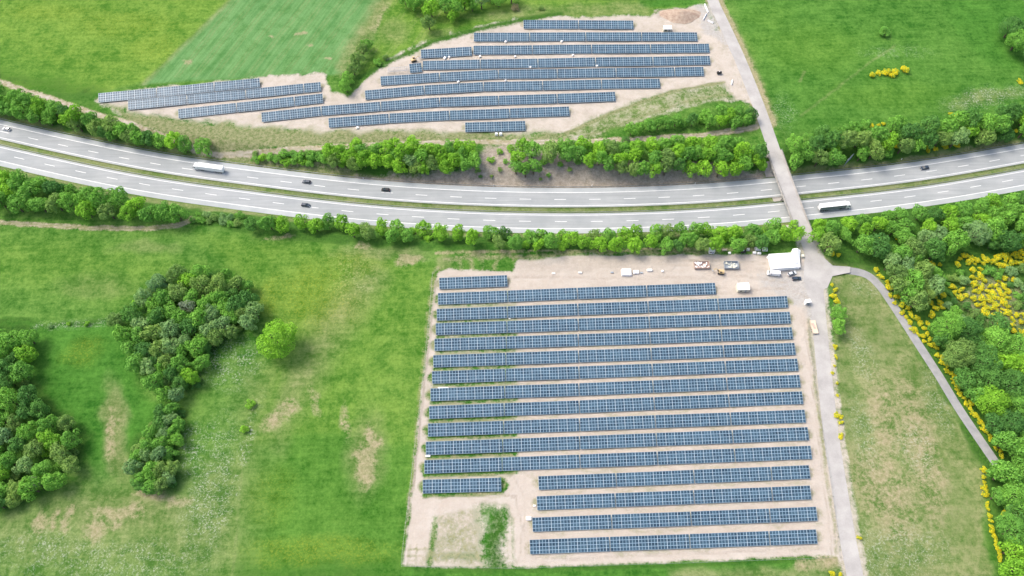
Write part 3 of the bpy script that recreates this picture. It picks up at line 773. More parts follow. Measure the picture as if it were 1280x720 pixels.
def stem_mesh():
    m = MB()
    for k in range(5):
        t = k*1.26; m.cyl((.06*math.cos(t), .06*math.sin(t), -.75), (.4*math.cos(t), .4*math.sin(t), .2), .035, .012, 5)
    me = bpy.data.meshes.new('stem'); me.from_pydata(m.v, [], m.f); me.update(); me.materials.append(M_bark); return me
TRUNK, STEM = trunk_mesh(), stem_mesh()

SHRUBBY = ('south hedge', 'north hedge', 'north east hedge', 'thicket', 'east hedge')
PLANTS = []      # (object, px, py, group key, kind word, size word, noun)
def plant(px, py, rpx, kind, gkey, form='tree', sq=1.0):
    s = .0014975*(py+1400)                     # px per metre near the ground here
    r = rpx/s
    if form == 'tree' and r < 3.15: form = 'bush'
    if form == 'tree':
        hz = r*random.uniform(.95, 1.2); hc = hz*(1.15 if r < 6.5 else .98)
    else:
        hz = r*random.uniform(.75, .95); hc = hz*.6
    x, y, g = PT(px, py, hc)
    if form != 'gorse' and abs(mw_d(x, y)) < 14.6 + r*.55:   # keep the trees off the carriageway
        s_ = 1 if mw_d(x, y) > 0 else -1
        y += s_*(14.6 + r*.55 - abs(mw_d(x, y))); g = float(terrain(x, y))
    name = {'tree': 'tree', 'bush': 'bush', 'gorse': 'gorse_bush'}[form]
    if form == 'tree' and gkey in SHRUBBY: name = 'shrub'
    root = empty(name, (x, y, g), random.uniform(0, 6.28)); root.scale = (r, r, hz) if form != 'gorse' else (r*random.uniform(.75, 1.35), r*random.uniform(.65, 1.05), hz*random.uniform(.6, 1.0))
    if form != 'gorse':
        k_ = random.uniform(.85, 1.18); root.scale = (r*k_, r/k_, hz)
    me = random.choice(BIGC if (form == 'tree' and r > 6.5) else (THIN if kind == 'grey' else CROWNS) if form == 'tree' else GORSE if form == 'gorse' else BUSHC)
    c = bpy.data.objects.new('crown' if form == 'tree' else ('flowers' if form == 'gorse' else 'foliage'), me); COL.objects.link(c); c.parent = root
    c.location = (0, 0, hc/hz); c.material_slots[0].link = 'OBJECT'; c.material_slots[0].material = LM[kind]
    w = bpy.data.objects.new('trunk' if form == 'tree' else 'stem', TRUNK if form == 'tree' else STEM); COL.objects.link(w); w.parent = root
    w.location = (0, 0, hc/hz)
    PLANTS.append((root, px, py, gkey, kind, r, form))
    return root

def inside(P, x, y):
    c = False; n = len(P)
    for i in range(n):
        (x1, y1), (x2, y2) = P[i], P[(i+1) % n]
        if (y1 > y) != (y2 > y) and x < (x2-x1)*(y-y1)/(y2-y1)+x1: c = not c
    return c
PLACED = []
def fill(P, rmin, rmax, kinds, gkey, form='tree', pack=.72, tries=900, nmax=999):
    xs = [p[0] for p in P]; ys = [p[1] for p in P]; out = []
    for stage in range(3):
        for _ in range(tries):
            if len(out) >= nmax: break
            x = random.uniform(min(xs), max(xs)); y = random.uniform(min(ys), max(ys))
            if not inside(P, x, y) or not (-28 < x < 1306 and -25 < y < 742): continue
            lo = rmin + (rmax-rmin)*(.66-.33*stage); r = random.uniform(lo, lo+(rmax-rmin)*.34)
            if any(math.hypot(x-a, (y-b)*1.1) < pack*(r+c) for a, b, c in out + PLACED): continue
            out.append((x, y, r))
    for x, y, r in out:
        plant(x, y, r, random.choices(list(kinds), list(kinds.values()))[0], gkey, form)
    PLACED.extend(out)
    return out
def hedge(P, rmin, rmax, kinds, gkey, form='tree', pack=.72, tries=900, nmax=999):
    sh = .3*(rmin+rmax) if form == 'tree' else 0
    P = [(x, y, max(1.2, h-sh)) for x, y, h in P]
    up = [(x, y-h) for x, y, h in P]; dn = [(x, y+h) for x, y, h in P][::-1]
    return fill(up+dn, rmin, rmax, kinds, gkey, form, pack, tries, nmax)

KM = {'mid': 7, 'dark': 1.5, 'bright': 2.5, 'olive': 1.5}; KB = {'bright': 5, 'mid': 4, 'olive': 1.5, 'dark': .5, 'pale': .4}; KD = {'dark': 4, 'mid': 5, 'olive': 1, 'bright': 1}
# hand-placed trees
plant(345, 422, 25, 'bright', 'lone')
for x, y, r, k in [(653, 182, 8.5, 'bright'), (648, 197, 9, 'bright'), (645, 210, 9, 'mid'), (657, 213, 8, 'mid'), (667, 209, 9, 'mid'), (665, 187, 10, 'mid'), (689, 189, 12, 'olive'), (639, 187, 6, 'bright'), (680, 201, 6, 'mid')]:
    r *= 1.2; plant(x, y, r, k, 'clump'); PLACED.append((x, y, r))
for x, y, r, k in [(614, 200, 5.5, 'bright'), (624, 190, 5, 'bright'), (598, 213, 5, 'olive'), (615, 220, 3, 'olive'), (686, 219, 3.5, 'mid'), (560, 212, 5, 'olive'), (600, 221, 3, 'dark'), (632, 202, 4, 'mid'), (700, 205, 5, 'mid'), (712, 212, 4, 'olive'), (722, 203, 5, 'mid'), (625, 212, 3.5, 'olive'), (676, 224, 3, 'olive')]:
    plant(x, y, r, k, 'slope', 'bush')
PLACED += [(1062, 198, 17)]
# hedges along the motorway
hedge([(-90, 106, 19), (0, 128, 19), (60, 140, 19), (100, 150, 17), (160, 169, 13), (215, 184, 10), (258, 193, 4)], 8, 13, KM, 'north west hedge', pack=.54)
hedge([(-90, 222, 24), (0, 238, 23), (60, 246, 21), (120, 254, 18), (180, 261, 13), (228, 267, 7)], 9, 14.5, KM, 'south west hedge', pack=.6)
hedge([(240, 272, 4), (270, 273, 5), (300, 276, 6)], 4, 7, {'olive': 3, 'pale': 3, 'mid': 2}, 'slope', 'bush')
hedge([(305, 277, 9), (380, 280, 11), (440, 284, 11), (520, 289, 13), (600, 294, 14), (655, 299, 12)], 6.5, 12.5, KB, 'south hedge')
hedge([(650, 300, 12), (760, 300, 14), (860, 296, 17), (950, 292, 18), (1000, 292, 15)], 7, 12, KB, 'south hedge', pack=.66)
hedge([(318, 196, 4), (360, 197, 6), (400, 196, 7)], 5, 8, KM, 'north hedge', 'bush', pack=.6)
hedge([(405, 195, 10), (450, 194, 19), (500, 195, 21), (560, 195, 21), (598, 192, 14)], 7, 12, KB, 'north hedge', pack=.54)
hedge([(700, 187, 10), (740, 191, 18), (790, 194, 24), (860, 195, 25), (920, 196, 24), (955, 199, 15)], 7.5, 12, KB, 'north east hedge', pack=.56)
hedge([(785, 162, 2), (850, 152, 8), (900, 146, 13), (940, 148, 11)], 6, 9.5, KM, 'thicket', pack=.62)
for x, y, r in [(1170, 186, 5), (1181, 183, 4.5), (1197, 181, 4.5), (1090, 156, 4.5), (1098, 156, 4), (1110, 184, 4), (1120, 183, 4), (1158, 183, 4), (1160, 189, 4), (1195, 143, 4), (1188, 142, 3.5), (1276, 101, 5), (1104, 154, 3.5), (1270, 163, 3.5)]:
    plant(x, y, r, 'yellow', 'gorse right hedge', 'gorse'); PLACED.append((x, y, r*.6))
hedge([(993, 190, 18), (1040, 182, 26), (1100, 175, 25), (1160, 168, 21), (1220, 161, 21), (1330, 141, 21)], 8, 14, {'mid': 6, 'dark': 1.5, 'olive': 2, 'bright': 1, 'pale': 1}, 'east hedge', pack=.6)
# upper edge
hedge([(505, -5, 8), (540, 10, 10), (580, 2, 12), (640, -8, 10)], 7, 12, {'mid': 5, 'bright': 2, 'pale': 2}, 'top trees', pack=.62)
plant(536, 27, 10, 'olive', 'top trees'); plant(567, 20, 8, 'bright', 'top trees')
plant(644, 9, 6, 'brown', 'ditch', 'bush'); plant(676, 10, 4, 'olive', 'ditch', 'bush'); plant(482, 71, 5, 'olive', 'ditch', 'bush'); plant(472, 78, 6, 'mid', 'ditch', 'bush')
hedge([(462, 46, 4), (452, 66, 11), (440, 88, 12), (431, 106, 9)], 6, 9.5, {'mid': 4, 'olive': 3, 'bright': 2}, 'field copse', pack=.6)
hedge([(1262, 28, 7), (1272, 52, 12), (1300, 66, 16)], 11, 17, {'dark': 4, 'mid': 1}, 'corner wood', pack=.55)
plant(1107, 40, 9, 'mid', 'lonebush', 'bush')
for x, y, r in [(1090, 93, 5), (1099, 91, 5.5), (1109, 90, 6.5), (1120, 89, 6.5), (1131, 87, 6.5), (1115, 94, 4.5)]: plant(x, y, r, 'yellow', 'gorse meadow', 'gorse')
# copses lower left
KC = {'mid': 7, 'dark': 1.5, 'olive': 2.5, 'pale': 2, 'bright': .7, 'grey': .35}
fill([(140, 402), (172, 370), (202, 350), (225, 342), (290, 343), (312, 360), (326, 392), (308, 410), (266, 425), (252, 455), (236, 484), (214, 497), (190, 484), (168, 450), (152, 424)], 6, 14.5, KC, 'heart copse', pack=.58)
fill([(140, 400), (200, 345), (295, 340), (330, 396), (270, 428), (240, 490), (212, 502), (186, 488), (165, 452)], 3.5, 7, {'mid': 4, 'olive': 2, 'pale': 2, 'dark': 1}, 'heart copse', 'bush', pack=.55, nmax=26)
fill([(204, 505), (224, 515), (222, 560), (216, 604), (195, 614), (170, 606), (166, 580), (180, 545)], 6, 11.5, {'mid': 5, 'olive': 3, 'dark': 2, 'pale': 2}, 'small copse', pack=.56)
fill([(-50, 410), (38, 418), (40, 440), (26, 470), (44, 500), (75, 525), (103, 545), (100, 585), (70, 602), (40, 612), (10, 632), (-50, 640)], 7, 15, KD | {'pale': .8, 'olive': 1.2}, 'west wood', pack=.7)
plant(45, 604, 11, 'grey', 'west wood')
for x, y, r, k in [(313, 505, 7, 'bright'), (305, 537, 6.5, 'bright'), (85, 405, 3.5, 'bright'), (109, 404, 4, 'bright'), (62, 408, 4, 'pale')]: plant(x, y, r, k, 'fieldbush', 'bush')
# right hand side
plant(1049, 392, 11, 'mid', 'roadside'); plant(1050, 409, 11, 'mid', 'roadside')
for x, y, r in [(1040, 356, 3), (1044, 363, 4), (1042, 370, 5), (1047, 377, 6), (1044, 434, 4), (1045, 446, 3.5), (1043, 457, 3), (1046, 479, 2.5), (1047, 494, 2.5), (1046, 518, 4.5), (1051, 522, 4), (1051, 528, 4), (1052, 545, 5), (1074, 672, 4.5), (1040, 716, 6), (1050, 718, 4), (1041, 466, 3)]:
    plant(x, y, r, 'yellow', 'gorse road', 'gorse')
GY = 'gorse wood'
hedge([(1094, 336, 6), (1106, 350, 8), (1118, 370, 7), (1133, 390, 11), (1149, 410, 11), (1163, 428, 7)], 3, 5.6, {'yellow': 1}, GY, 'gorse', .8)
hedge([(1157, 419, 6), (1179, 451, 6), (1207, 500, 6), (1230, 535, 5.5), (1252, 568, 5)], 3, 4.6, {'yellow': 1}, GY, 'gorse', .6)
fill([(1190, 328), (1210, 318), (1245, 322), (1290, 312), (1290, 325), (1262, 333), (1235, 330), (1200, 332)], 3, 6.5, {'yellow': 1}, GY, 'gorse', .66)
fill([(1215, 336), (1228, 336), (1232, 360), (1258, 346), (1262, 390), (1240, 396), (1220, 385), (1214, 360)], 2.6, 6.5, {'yellow': 1}, GY, 'gorse', .74)
fill([(1190, 358), (1206, 356), (1208, 372), (1196, 372)], 4, 6, {'yellow': 1}, GY, 'gorse', .8)
fill([(1168, 368), (1180, 366), (1178, 384), (1166, 396), (1160, 390)], 3.5, 6, {'yellow': 1}, GY, 'gorse', .8)
fill([(1262, 400), (1280, 385), (1300, 390), (1300, 420), (1268, 415)], 4, 6, {'yellow': 1}, GY, 'gorse', .8)
hedge([(1229, 578, 2), (1230, 596, 3), (1232, 615, 3), (1236, 640, 3.5), (1243, 670, 3), (1250, 695, 4)], 3.2, 5, {'yellow': 1}, GY, 'gorse', .6)
for x, y, r in [(1268, 350, 5), (1166, 330, 4), (1175, 330, 4), (1122, 298, 4), (1100, 297, 4), (1240, 300, 4), (1250, 406, 4), (1040, 318, 4), (1048, 319, 4), (1160, 405, 4)]: plant(x, y, r, 'yellow', GY, 'gorse')
plant(1254, 641, 5, 'yellow', GY, 'gorse'); PLACED.append((1254, 641, 5))
fill([(1018, 280), (1100, 273), (1200, 259), (1320, 236), (1320, 266), (1210, 280), (1120, 292), (1020, 296)], 8, 12, {'bright': 3, 'mid': 6, 'dark': 1}, 'east front wood', pack=.66)
fill([(1016, 293), (1050, 293), (1110, 293), (1200, 284), (1320, 269), (1320, 300), (1240, 305), (1190, 312), (1140, 318), (1090, 318), (1060, 306), (1020, 306)], 9, 17, {'dark': 2.5, 'mid': 6, 'olive': 1, 'pale': .7}, 'east front wood', pack=.68)
fill([(1112, 326), (1150, 322), (1168, 340), (1176, 362), (1160, 378), (1140, 388), (1122, 362)], 9, 15, {'olive': 3, 'mid': 4, 'pale': 2}, 'fork wood', pack=.58)
fill([(1160, 395), (1215, 400), (1240, 402), (1290, 430), (1330, 430), (1330, 730), (1262, 730), (1250, 690), (1246, 620), (1240, 585), (1262, 580), (1228, 520), (1200, 475), (1175, 435)], 12, 21, {'mid': 6, 'dark': 4, 'olive': 1, 'bright': 1}, 'south east wood', pack=.63, tries=1500)
fill([(1180, 340), (1290, 325), (1290, 420), (1180, 395)], 4, 9, {'olive': 4, 'pale': 2, 'mid': 3, 'dark': 2}, 'scrub', 'bush', .7, 300, 46)

# ------------------------------------------------------------------ labels of the plants
KW = {'bright': 'bright green', 'mid': 'mid green', 'dark': 'dark green', 'olive': 'olive green', 'grey': 'grey bare-twigged', 'pale': 'pale grey-green', 'yellow': 'yellow flowering', 'brown': 'brownish'}
PLACE = {
 'clump': ('in the clump on the brown motorway slope', 'trees of the clump on the brown slope'),
 'slope': ('on the motorway slope', 'low bushes on the motorway slopes'),
 'north west hedge': ('in the upper left hedge above the motorway', 'trees in the upper left motorway hedge'),
 'south west hedge': ('in the lower left hedge beside the motorway', 'trees in the lower left motorway hedge'),
 'south hedge': ('in the hedge above the lower solar field', 'shrubs between the motorway and the lower solar field'),
 'north hedge': ('in the hedge under the upper solar field', 'shrubs in the hedge under the upper solar field'),
 'north east hedge': ('in the motorway hedge left of the bridge', 'shrubs in the hedge left of the bridge'),
 'thicket': ('in the thicket above the dirt track', 'shrubs of the thicket above the track'),
 'gorse right hedge': ('in the hedge right of the bridge', 'gorse in the hedge right of the bridge'),
 'east hedge': ('in the upper hedge right of bridge', 'shrubs in the upper hedge right of the bridge'),
 'top trees': ('among the trees at the top edge', 'trees at the top edge above the solar field'),
 'ditch': ('beside the ditch along the upper solar field', 'bushes beside the ditch'),
 'field copse': ('in the copse beside the crop field', 'trees of the narrow copse by the crop field'),
 'corner wood': ('in the wood at the top right corner', 'trees of the top right wood'),
 'gorse meadow': ('in the patch in the right meadow', 'gorse patch in the right meadow'),
 'heart copse': ('in the wide copse beside lone tree', 'trees of the wide copse in the left meadow'),
 'small copse': ('in the small narrow left copse', 'trees of the small copse in the left meadow'),
 'west wood': ('in the wood at the left edge', 'trees of the wood at the left edge'),
 'fieldbush': ('standing in the left meadow', 'bushes in the left meadow'),
 'roadside': ('right of the small road at the site', 'pair of roadside trees'),
 'gorse road': ('along the road right of the solar field', 'gorse bushes along the small road'),
 'gorse wood': ('in the woodland right of the farm road', 'gorse bushes in the right woodland'),
 'east front wood': ('in the wood below the motorway', 'trees of the wood below the motorway'),
 'fork wood': ('in the clump beside the fork', 'trees beside the upper farm road'),
 'south east wood': ('in the wood right of the farm road', 'trees of the wood right of the farm road'),
 'scrub': ('in the scrub among yellow gorse', 'bushes of the gorse scrub')}
bk = {}
for rec in PLANTS:
    o, px, py, g, kind, r, form = rec
    noun = {'tree': 'shrub' if g in SHRUBBY else 'tree', 'bush': 'bush', 'gorse': 'gorse bush'}[form]
    if g == 'lone': tag(o, 'large round bright green tree standing alone beside the wide copse', 'tree'); continue
    if g == 'lonebush': tag(o, 'single round green bush standing alone in the right meadow', 'bush'); continue
    rs = sorted(q[5] for q in PLANTS if q[3] == g); t1, t2 = rs[len(rs)//3], rs[2*len(rs)//3]
    size = ('small' if r < t1 else 'medium' if r < t2 else 'large') if len(rs) > 6 else ''
    bk.setdefault((g, kind, size, noun), []).append((px, o))
for (g, kind, size, noun), lst in bk.items():
    lst.sort(key=lambda t: t[0]); where, grp = PLACE[g]
    for i, (px, o) in enumerate(lst):
        d = (size + ' ' if size else '') + KW[kind] + ' ' + noun
        w = '' if len(lst) == 1 else (', %s from left' % ordinal(i+1))
        tag(o, d + ' ' + where + w, noun if noun != 'gorse bush' else 'gorse', grp)
import collections; print('GRP', collections.Counter((p[3], p[6]) for p in PLANTS))
print('PLANTS', len(PLANTS), {f: sum(1 for p in PLANTS if p[6] == f) for f in ('tree', 'bush', 'gorse')})

# ------------------------------------------------------------------ vehicles
def paint(name, c, rough=.35): return plain(name, (*c, 1), rough, 0, .03)
M_white = paint('white_paint', (.82, .82, .82)); M_dark = paint('dark_blue_paint', (.03, .045, .07)); M_grey = paint('grey_paint', (.30, .34, .38))
M_black = paint('black_rubber', (.02, .02, .02), .8); M_glass = plain('window_glass', (.03, .045, .055, 1), .12, 0, .1); M_lamp = paint('lamp_glass', (.7, .7, .65), .2)
M_red = paint('red_lamp', (.45, .02, .02), .3); M_side_shade = paint('side_shade_grey', (.20, .23, .25), .6); M_silver = paint('silver_paint', (.55, .57, .58), .35)  # dark grey for one lorry's trailer: shade on its near side painted in
M_yel = paint('machine_yellow', (.55, .40, .20), .5); M_rust = paint('rusty_red_steel', (.46, .34, .29), .8); M_wood = paint('pale_timber', (.60, .49, .38), .9)
M_cream = paint('cream_paint', (.66, .64, .52), .6); M_tarp = paint('white_tarpaulin', (.86, .86, .85), .6); M_green = paint('green_paint', (.1, .25, .12), .5)

def wheel(parent, x, y, r, w=.22):
    o = MB().cyl((x, y-w/2, r), (x, y+w/2, r), r, n=16).build('wheel', M_black, parent)
    MB().cyl((x, y-w/2-.01, r), (x, y+w/2+.01, r), r*.58, n=12).build('rim', M_silver, o)
def car(px, py, z, rz, mat, label, estate=True, group=None):
    x, y = G(px, py, z+.8); L = 4.5; c = empty('parked_car' if z > -1 else 'car', (x, y, z), rz, label, 'car', group)
    prof = [(-2.2, .35), (-2.25, .75), (-2.15, .98), (1.0, .98), (2.05, .82), (2.25, .6), (2.22, .35)]
    MB().prism(prof, -.88, .88, lambda q: 1.0 - max(0, q-.7)*.12).build('body', mat, c, .05)
    tail = -2.05 if estate else -1.75
    gp = [(tail, .97), (tail+.3, 1.42), (.15, 1.44), (1.15, .97)]
    MB().prism(gp, -.84, .84, lambda q: 1.0 - max(0, q-.97)*.35).build('window', M_glass, c)
    MB().box(((tail+.45)/2-.02+.0, 0, 1.46), (abs(tail+.3)+.1, 1.24, .05)).build('roof', mat, c, .02)
    for sx in (-1.35, 1.4):
        for sy in (-.8, .8): wheel(c, sx, sy, .33)
    for sy in (-.62, .62):
        MB().box((2.2, sy, .68), (.12, .34, .16)).build('headlight', M_lamp, c)
        MB().box((-2.2, sy, .78), (.12, .3, .18)).build('tail_light', M_red, c)
    for sy in (-.98, .98): MB().box((.75, sy, 1.0), (.14, .2, .14)).build('mirror', mat, c)
    return c
def lorry(px, py, rz, side_mat, label):
    x, y = G(px, py, MZ+2.2); c = empty('lorry', (x, y, MZ), rz, label, 'lorry', 'lorries on the motorway')
    t = MB().box((-1.6, 0, 2.62), (13.6, 2.5, 2.7)).build('trailer', side_mat, c, .04)
    MB().box((-1.6, 0, 4.0), (13.66, 2.56, .06)).build('trailer_roof', M_white, t)
    for k in range(-3, 4): pass
    d = MB().box((-8.43, 0, 2.6), (.06, 2.4, 2.6)).build('rear_door', M_white, t)
    MB().box((-1.0, 0, 1.08), (14.2, .9, .28)).build('chassis', M_black, c)
    for s_ in (-1.22, 1.22): MB().box((-.6, s_, .85), (5.0, .05, .6)).build('side_guard', M_grey, c)
    cab = MB().prism([(5.6, .6), (5.6, 3.3), (6.1, 3.7), (7.2, 3.45), (7.75, 2.1), (7.85, .5)], -1.22, 1.22).build('cab', M_white, c, .06)
    MB().add([(7.30, -1.05, 3.2), (7.30, 1.05, 3.2), (7.80, 1.08, 2.12), (7.80, -1.08, 2.12), (7.22, -1.05, 3.15), (7.22, 1.05, 3.15), (7.70, 1.08, 2.1), (7.70, -1.08, 2.1)],
             [(0, 1, 2, 3), (7, 6, 5, 4), (0, 4, 5, 1), (1, 5, 6, 2), (2, 6, 7, 3), (3, 7, 4, 0)]).build('windscreen', M_glass, cab)
    for s_ in (-1, 1):
        MB().box((7.0, s_*1.225, 2.45), (.75, .03, .7)).build('side_window', M_glass, cab)
        MB().box((7.6, s_*1.42, 2.5), (.1, .2, .6)).build('mirror', M_black, cab)
        MB().box((7.84, s_*.85, .85), (.08, .36, .2)).build('headlight', M_lamp, cab)
    for xx in (6.9, 3.3, -4.2, -5.5, -6.8):
        for s_ in (-1.08, 1.08): wheel(c, xx, s_, .5, .34)
    return c
def heading(px, py, back=False):
    x, y = G(px, py, MZ); a = math.atan(float(np.interp(x, MWC[:, 0], MW_SL))); return a + (PI if back else 0)
lorry(260, 209.5, heading(260, 210, True), M_white, 'white box lorry driving left on the upper carriageway')
lorry(1044, 257.5, heading(1044, 258), M_side_shade, 'white lorry with side shade painted grey, just right of the bridge')
CG = 'cars on the motorway'
car(8, 161, MZ, heading(8, 161, True), M_white, 'white car near the left edge on the upper carriageway', group=CG)
car(383, 227, MZ, heading(383, 227, True), M_dark, 'dark blue car on the upper carriageway, behind the white lorry', group=CG)
car(482, 237, MZ, heading(482, 237, True), M_black, 'black car alone in the middle of the upper carriageway', False, group=CG)
car(382, 256, MZ, heading(382, 256), M_dark, 'dark blue car on the lower carriageway', group=CG)
car(1156, 209.5, MZ, heading(1156, 210, True), M_dark, 'small dark car right of the bridge on the upper carriageway', group=CG)
ZG = .15
car(996, 348, ZG, .05, M_dark, 'dark car parked beside the white tent', group='cars parked at the site')
car(990, 341.5, ZG, .35, M_silver, 'silver grey car parked right against the white tent', group='cars parked at the site')

def van(px, py, rz, label):
    x, y = G(px, py, 1.2); c = empty('van', (x, y, 0.1), rz, label, 'van')
    MB().prism([(-2.9, .4), (-2.95, 2.35), (-2.8, 2.5), (1.3, 2.5), (1.75, 2.35), (2.2, 1.45), (2.9, 1.15), (3.0, .4)], -1, 1, lambda q: 1-max(0, q-1.2)*.06).build('body', M_white, c, .06)
    MB().add([(1.74, -.8, 2.3), (1.74, .8, 2.3), (2.24, .88, 1.5), (2.24, -.88, 1.5), (1.66, -.8, 2.28), (1.66, .8, 2.28), (2.14, .88, 1.48), (2.14, -.88, 1.48)],
             [(0, 1, 2, 3), (7, 6, 5, 4), (0, 4, 5, 1), (1, 5, 6, 2), (2, 6, 7, 3), (3, 7, 4, 0)]).build('windscreen', M_glass, c)
    for s_ in (-1, 1):
        MB().box((1.3, s_*.985, 1.75), (.8, .03, .55)).build('side_window', M_glass, c); MB().box((2.95, s_*.7, .85), (.08, .3, .22)).build('headlight', M_lamp, c)
        for xx in (-1.9, 1.95): wheel(c, xx, s_*.9, .36)
    return c
van(967, 341.5, -.12+PI, 'white van parked below the left side of the white tent')

# ------------------------------------------------------------------ site equipment
def container(px, py, rz, d, mat, label, name='site_container', cat='container', roofm=None):
    x, y = G(px, py, d[2]/2); g = float(terrain(x, y)); c = empty(name, (x, y, g), rz, label, cat)
    w = MB().box((0, 0, d[2]/2+.12), (d[0], d[1], d[2]))
    n = int(d[0]/.6)
    for i in range(n):
        for s_ in (-1, 1): w.box((-d[0]/2+.3+i*.6, s_*(d[1]/2+.02), d[2]/2+.12), (.22, .05, d[2]-.3))
    w.build('wall', mat, c)
    MB().box((0, 0, d[2]+.17), (d[0]+.15, d[1]+.15, .09)).build('roof', roofm or mat, c)
    MB().box((d[0]*.22, -d[1]/2-.06, 1.15), (.9, .06, 2.0)).build('door', M_grey, c)
    MB().box((-d[0]*.22, -d[1]/2-.06, 1.6), (1.1, .06, .8)).build('window', M_glass, c)
    MB().box((0, 0, .05), (d[0]-.3, d[1]-.3, .14)).build('base', M_black, c)
    return c
container(928.5, 359.5, .03, (5.4, 3.6, 2.7), M_cream, 'cream site container standing alone beside the end of the second row', roofm=M_tarp)
container(834, 36.5, .0, (4.6, 2.8, 2.5), M_cream, 'small pale container above the right end of the upper field', roofm=M_tarp)
container(889.5, 313.5, 0, (2.6, 2.2, 2.3), M_white, 'white cube-shaped cabin beside the hedge above the skips')
container(1009, 378, .2, (2.4, 1.6, 2.3), M_white, 'small white cabin beside the road at the right edge of the site')

def skip(px, py, rz, L, W, mat, label, load):
    x, y = G(px, py, .7); c = empty('skip', (x, y, 0.05), rz, label, 'skip', 'open skips on the site'); h = 1.3; m = MB()
    for s_ in (-1, 1):
        m.box((0, s_*(W/2), h/2+.1), (L, .1, h)); m.box((s_*(L/2), 0, h/2+.1), (.1, W-.12, h))
        for i in range(6): m.box((-L/2+.4+i*(L-.8)/5, s_*(W/2+.08), h/2+.1), (.12, .08, h-.1))
    m.box((0, 0, .14), (L-.12, W-.12, .08)); m.build('shell', mat, c)
    q = MB(); rr = random.Random(px)
    for i in range(16):
        q.box((rr.uniform(-L/2+.8, L/2-.8), rr.uniform(-W/2+.5, W/2-.5), .7+rr.uniform(0, .5)), (rr.uniform(.5, 1.6), rr.uniform(.2, .7), rr.uniform(.1, .4)), rr.uniform(0, 3))
    q.build('waste', load, c)
    return c
skip(877, 331.5, .03, 7.2, 3.6, M_rust, 'open reddish skip full of pale rubbish, left of the grey skip', M_tarp)
skip(914, 331.5, 0, 6.8, 3.8, M_grey, 'open grey skip with pale load, right of the reddish skip', M_cream)

def digger(px, py, rz, label):
    x, y = G(px, py, .8); c = empty('excavator', (x, y, .05), rz, label, 'excavator', 'excavators')
    for s_ in (-.85, .85):
        t = MB().prism([(-1.3, .1), (-1.5, .45), (-1.3, .8), (1.3, .8), (1.5, .45), (1.3, .1)], s_-.25, s_+.25).build('track', M_black, c)
    h = MB().box((-.3, 0, 1.25), (2.4, 1.9, .8)).build('housing', M_yel, c, .08)
    MB().box((.25, .45, 2.0), (1.1, .9, 1.2), top=(.85, .85)).build('cab', M_glass, c); MB().box((.25, .45, 2.64), (1.05, .85, .08)).build('cab_roof', M_yel, c)
    b = MB().cyl((.8, -.3, 1.4), (2.6, -.3, 3.0), .2, .16, 6).build('boom', M_yel, c)
    MB().cyl((2.6, -.3, 3.0), (3.9, -.3, 1.5), .16, .12, 6).build('dipper', M_yel, b)
    MB().prism([(3.6, 1.5), (4.2, 1.5), (4.1, .9), (3.5, .8)], -.7, .1).build('bucket', M_grey, b)
    return c
digger(901, 340, PI-.1, 'small yellow excavator standing below the open skips')
digger(517, 75, .4, 'small digger on bare earth left of the upper solar rows')

# marquee: irregular white tent
x, y = G(983, 325, 2); tent = empty('tent', (x, y, .1), 0, 'large white tarpaulin tent beside the road junction', 'tent')
def gable(L, W, e, r_, ox=0, oy=0, rz=0):
    v = []
    for xx in (-L/2, L/2):
        v += [(xx, -W/2, 0), (xx, -W/2, e), (xx, 0, r_), (xx, W/2, e), (xx, W/2, 0)]
    c_, s_ = math.cos(rz), math.sin(rz); v = [(ox+a*c_-b*s_, oy+a*s_+b*c_, c) for a, b, c in v]
    roof = [(1, 6, 7, 2), (2, 7, 8, 3)]; wall = [(0, 5, 6, 1), (3, 8, 9, 4), (0, 1, 2, 3, 4), (9, 8, 7, 6, 5)]
    return v, roof, wall
for L, W, e, r_, ox, oy, rz, nm in ((13.5, 8.2, 2.4, 3.7, -1.2, -.6, .07, 'main_roof'), (8.2, 3.8, 2.6, 3.9, 4.6, 1.4, PI/2-.25, 'side_roof')):
    v, rf, wl = gable(L, W, e, r_, ox, oy, rz)
    v2 = v + [(a, b, c+.08) for a, b, c in v]
    o = MB().add(v, wl).build('wall', M_tarp, tent); MB().add(v2, rf + [tuple(i+10 for i in f[::-1]) for f in rf]).build('roof', M_tarp, o)
    pl = MB()
    for i in (0, 4, 5, 9): pl.cyl((v[i][0], v[i][1], 0), (v[i][0], v[i][1], e+.15), .08, n=6)
    pl.build('tent_pole', M_steel, tent)

# flatbed trailer by the road
x, y = G(1017, 409, .8); tr = empty('trailer', (x, y, .1), PI/2+.05, 'long pale timber flatbed trailer on the road edge beside the solar field', 'trailer')
MB().box((0, 0, .95), (6.6, 2.5, .16)).build('flatbed', M_wood, tr)
for s_ in (-1, 1): MB().box((0, s_*1.22, 1.2), (6.6, .06, .4)).build('side_board', M_wood, tr)
MB().box((.6, 0, 1.22), (2.6, .9, .35), .2).build('load', M_rust, tr); MB().cyl((3.3, 0, .7), (5.0, 0, .6), .07).build('drawbar', M_grey, tr)
for xx in (-1.6, -.6):
    for s_ in (-1.05, 1.05): wheel(tr, xx, s_, .42, .25)

# motorway sign on two posts, seen from behind
x, y, g = PT(1061, 200, 4); sg = empty('motorway_sign', (x, y, g), .8, 'large grey motorway sign seen at a slant beside the hedge', 'sign')
MB().box((0, 0, 4.5), (6.4, .14, 4.2)).build('panel', paint('slate_sign_back', (.25, .31, .36), .5), sg)
q = MB()
for k in (3.0, 4.5, 6.0): q.box((0, .12, k), (6.2, .08, .12))
q.build('bracing', M_steel, sg)
for k in (-1.8, 1.8): MB().cyl((k, .24, -.3), (k, .24, 6.4), .12, n=10).build('post', M_steel, sg)

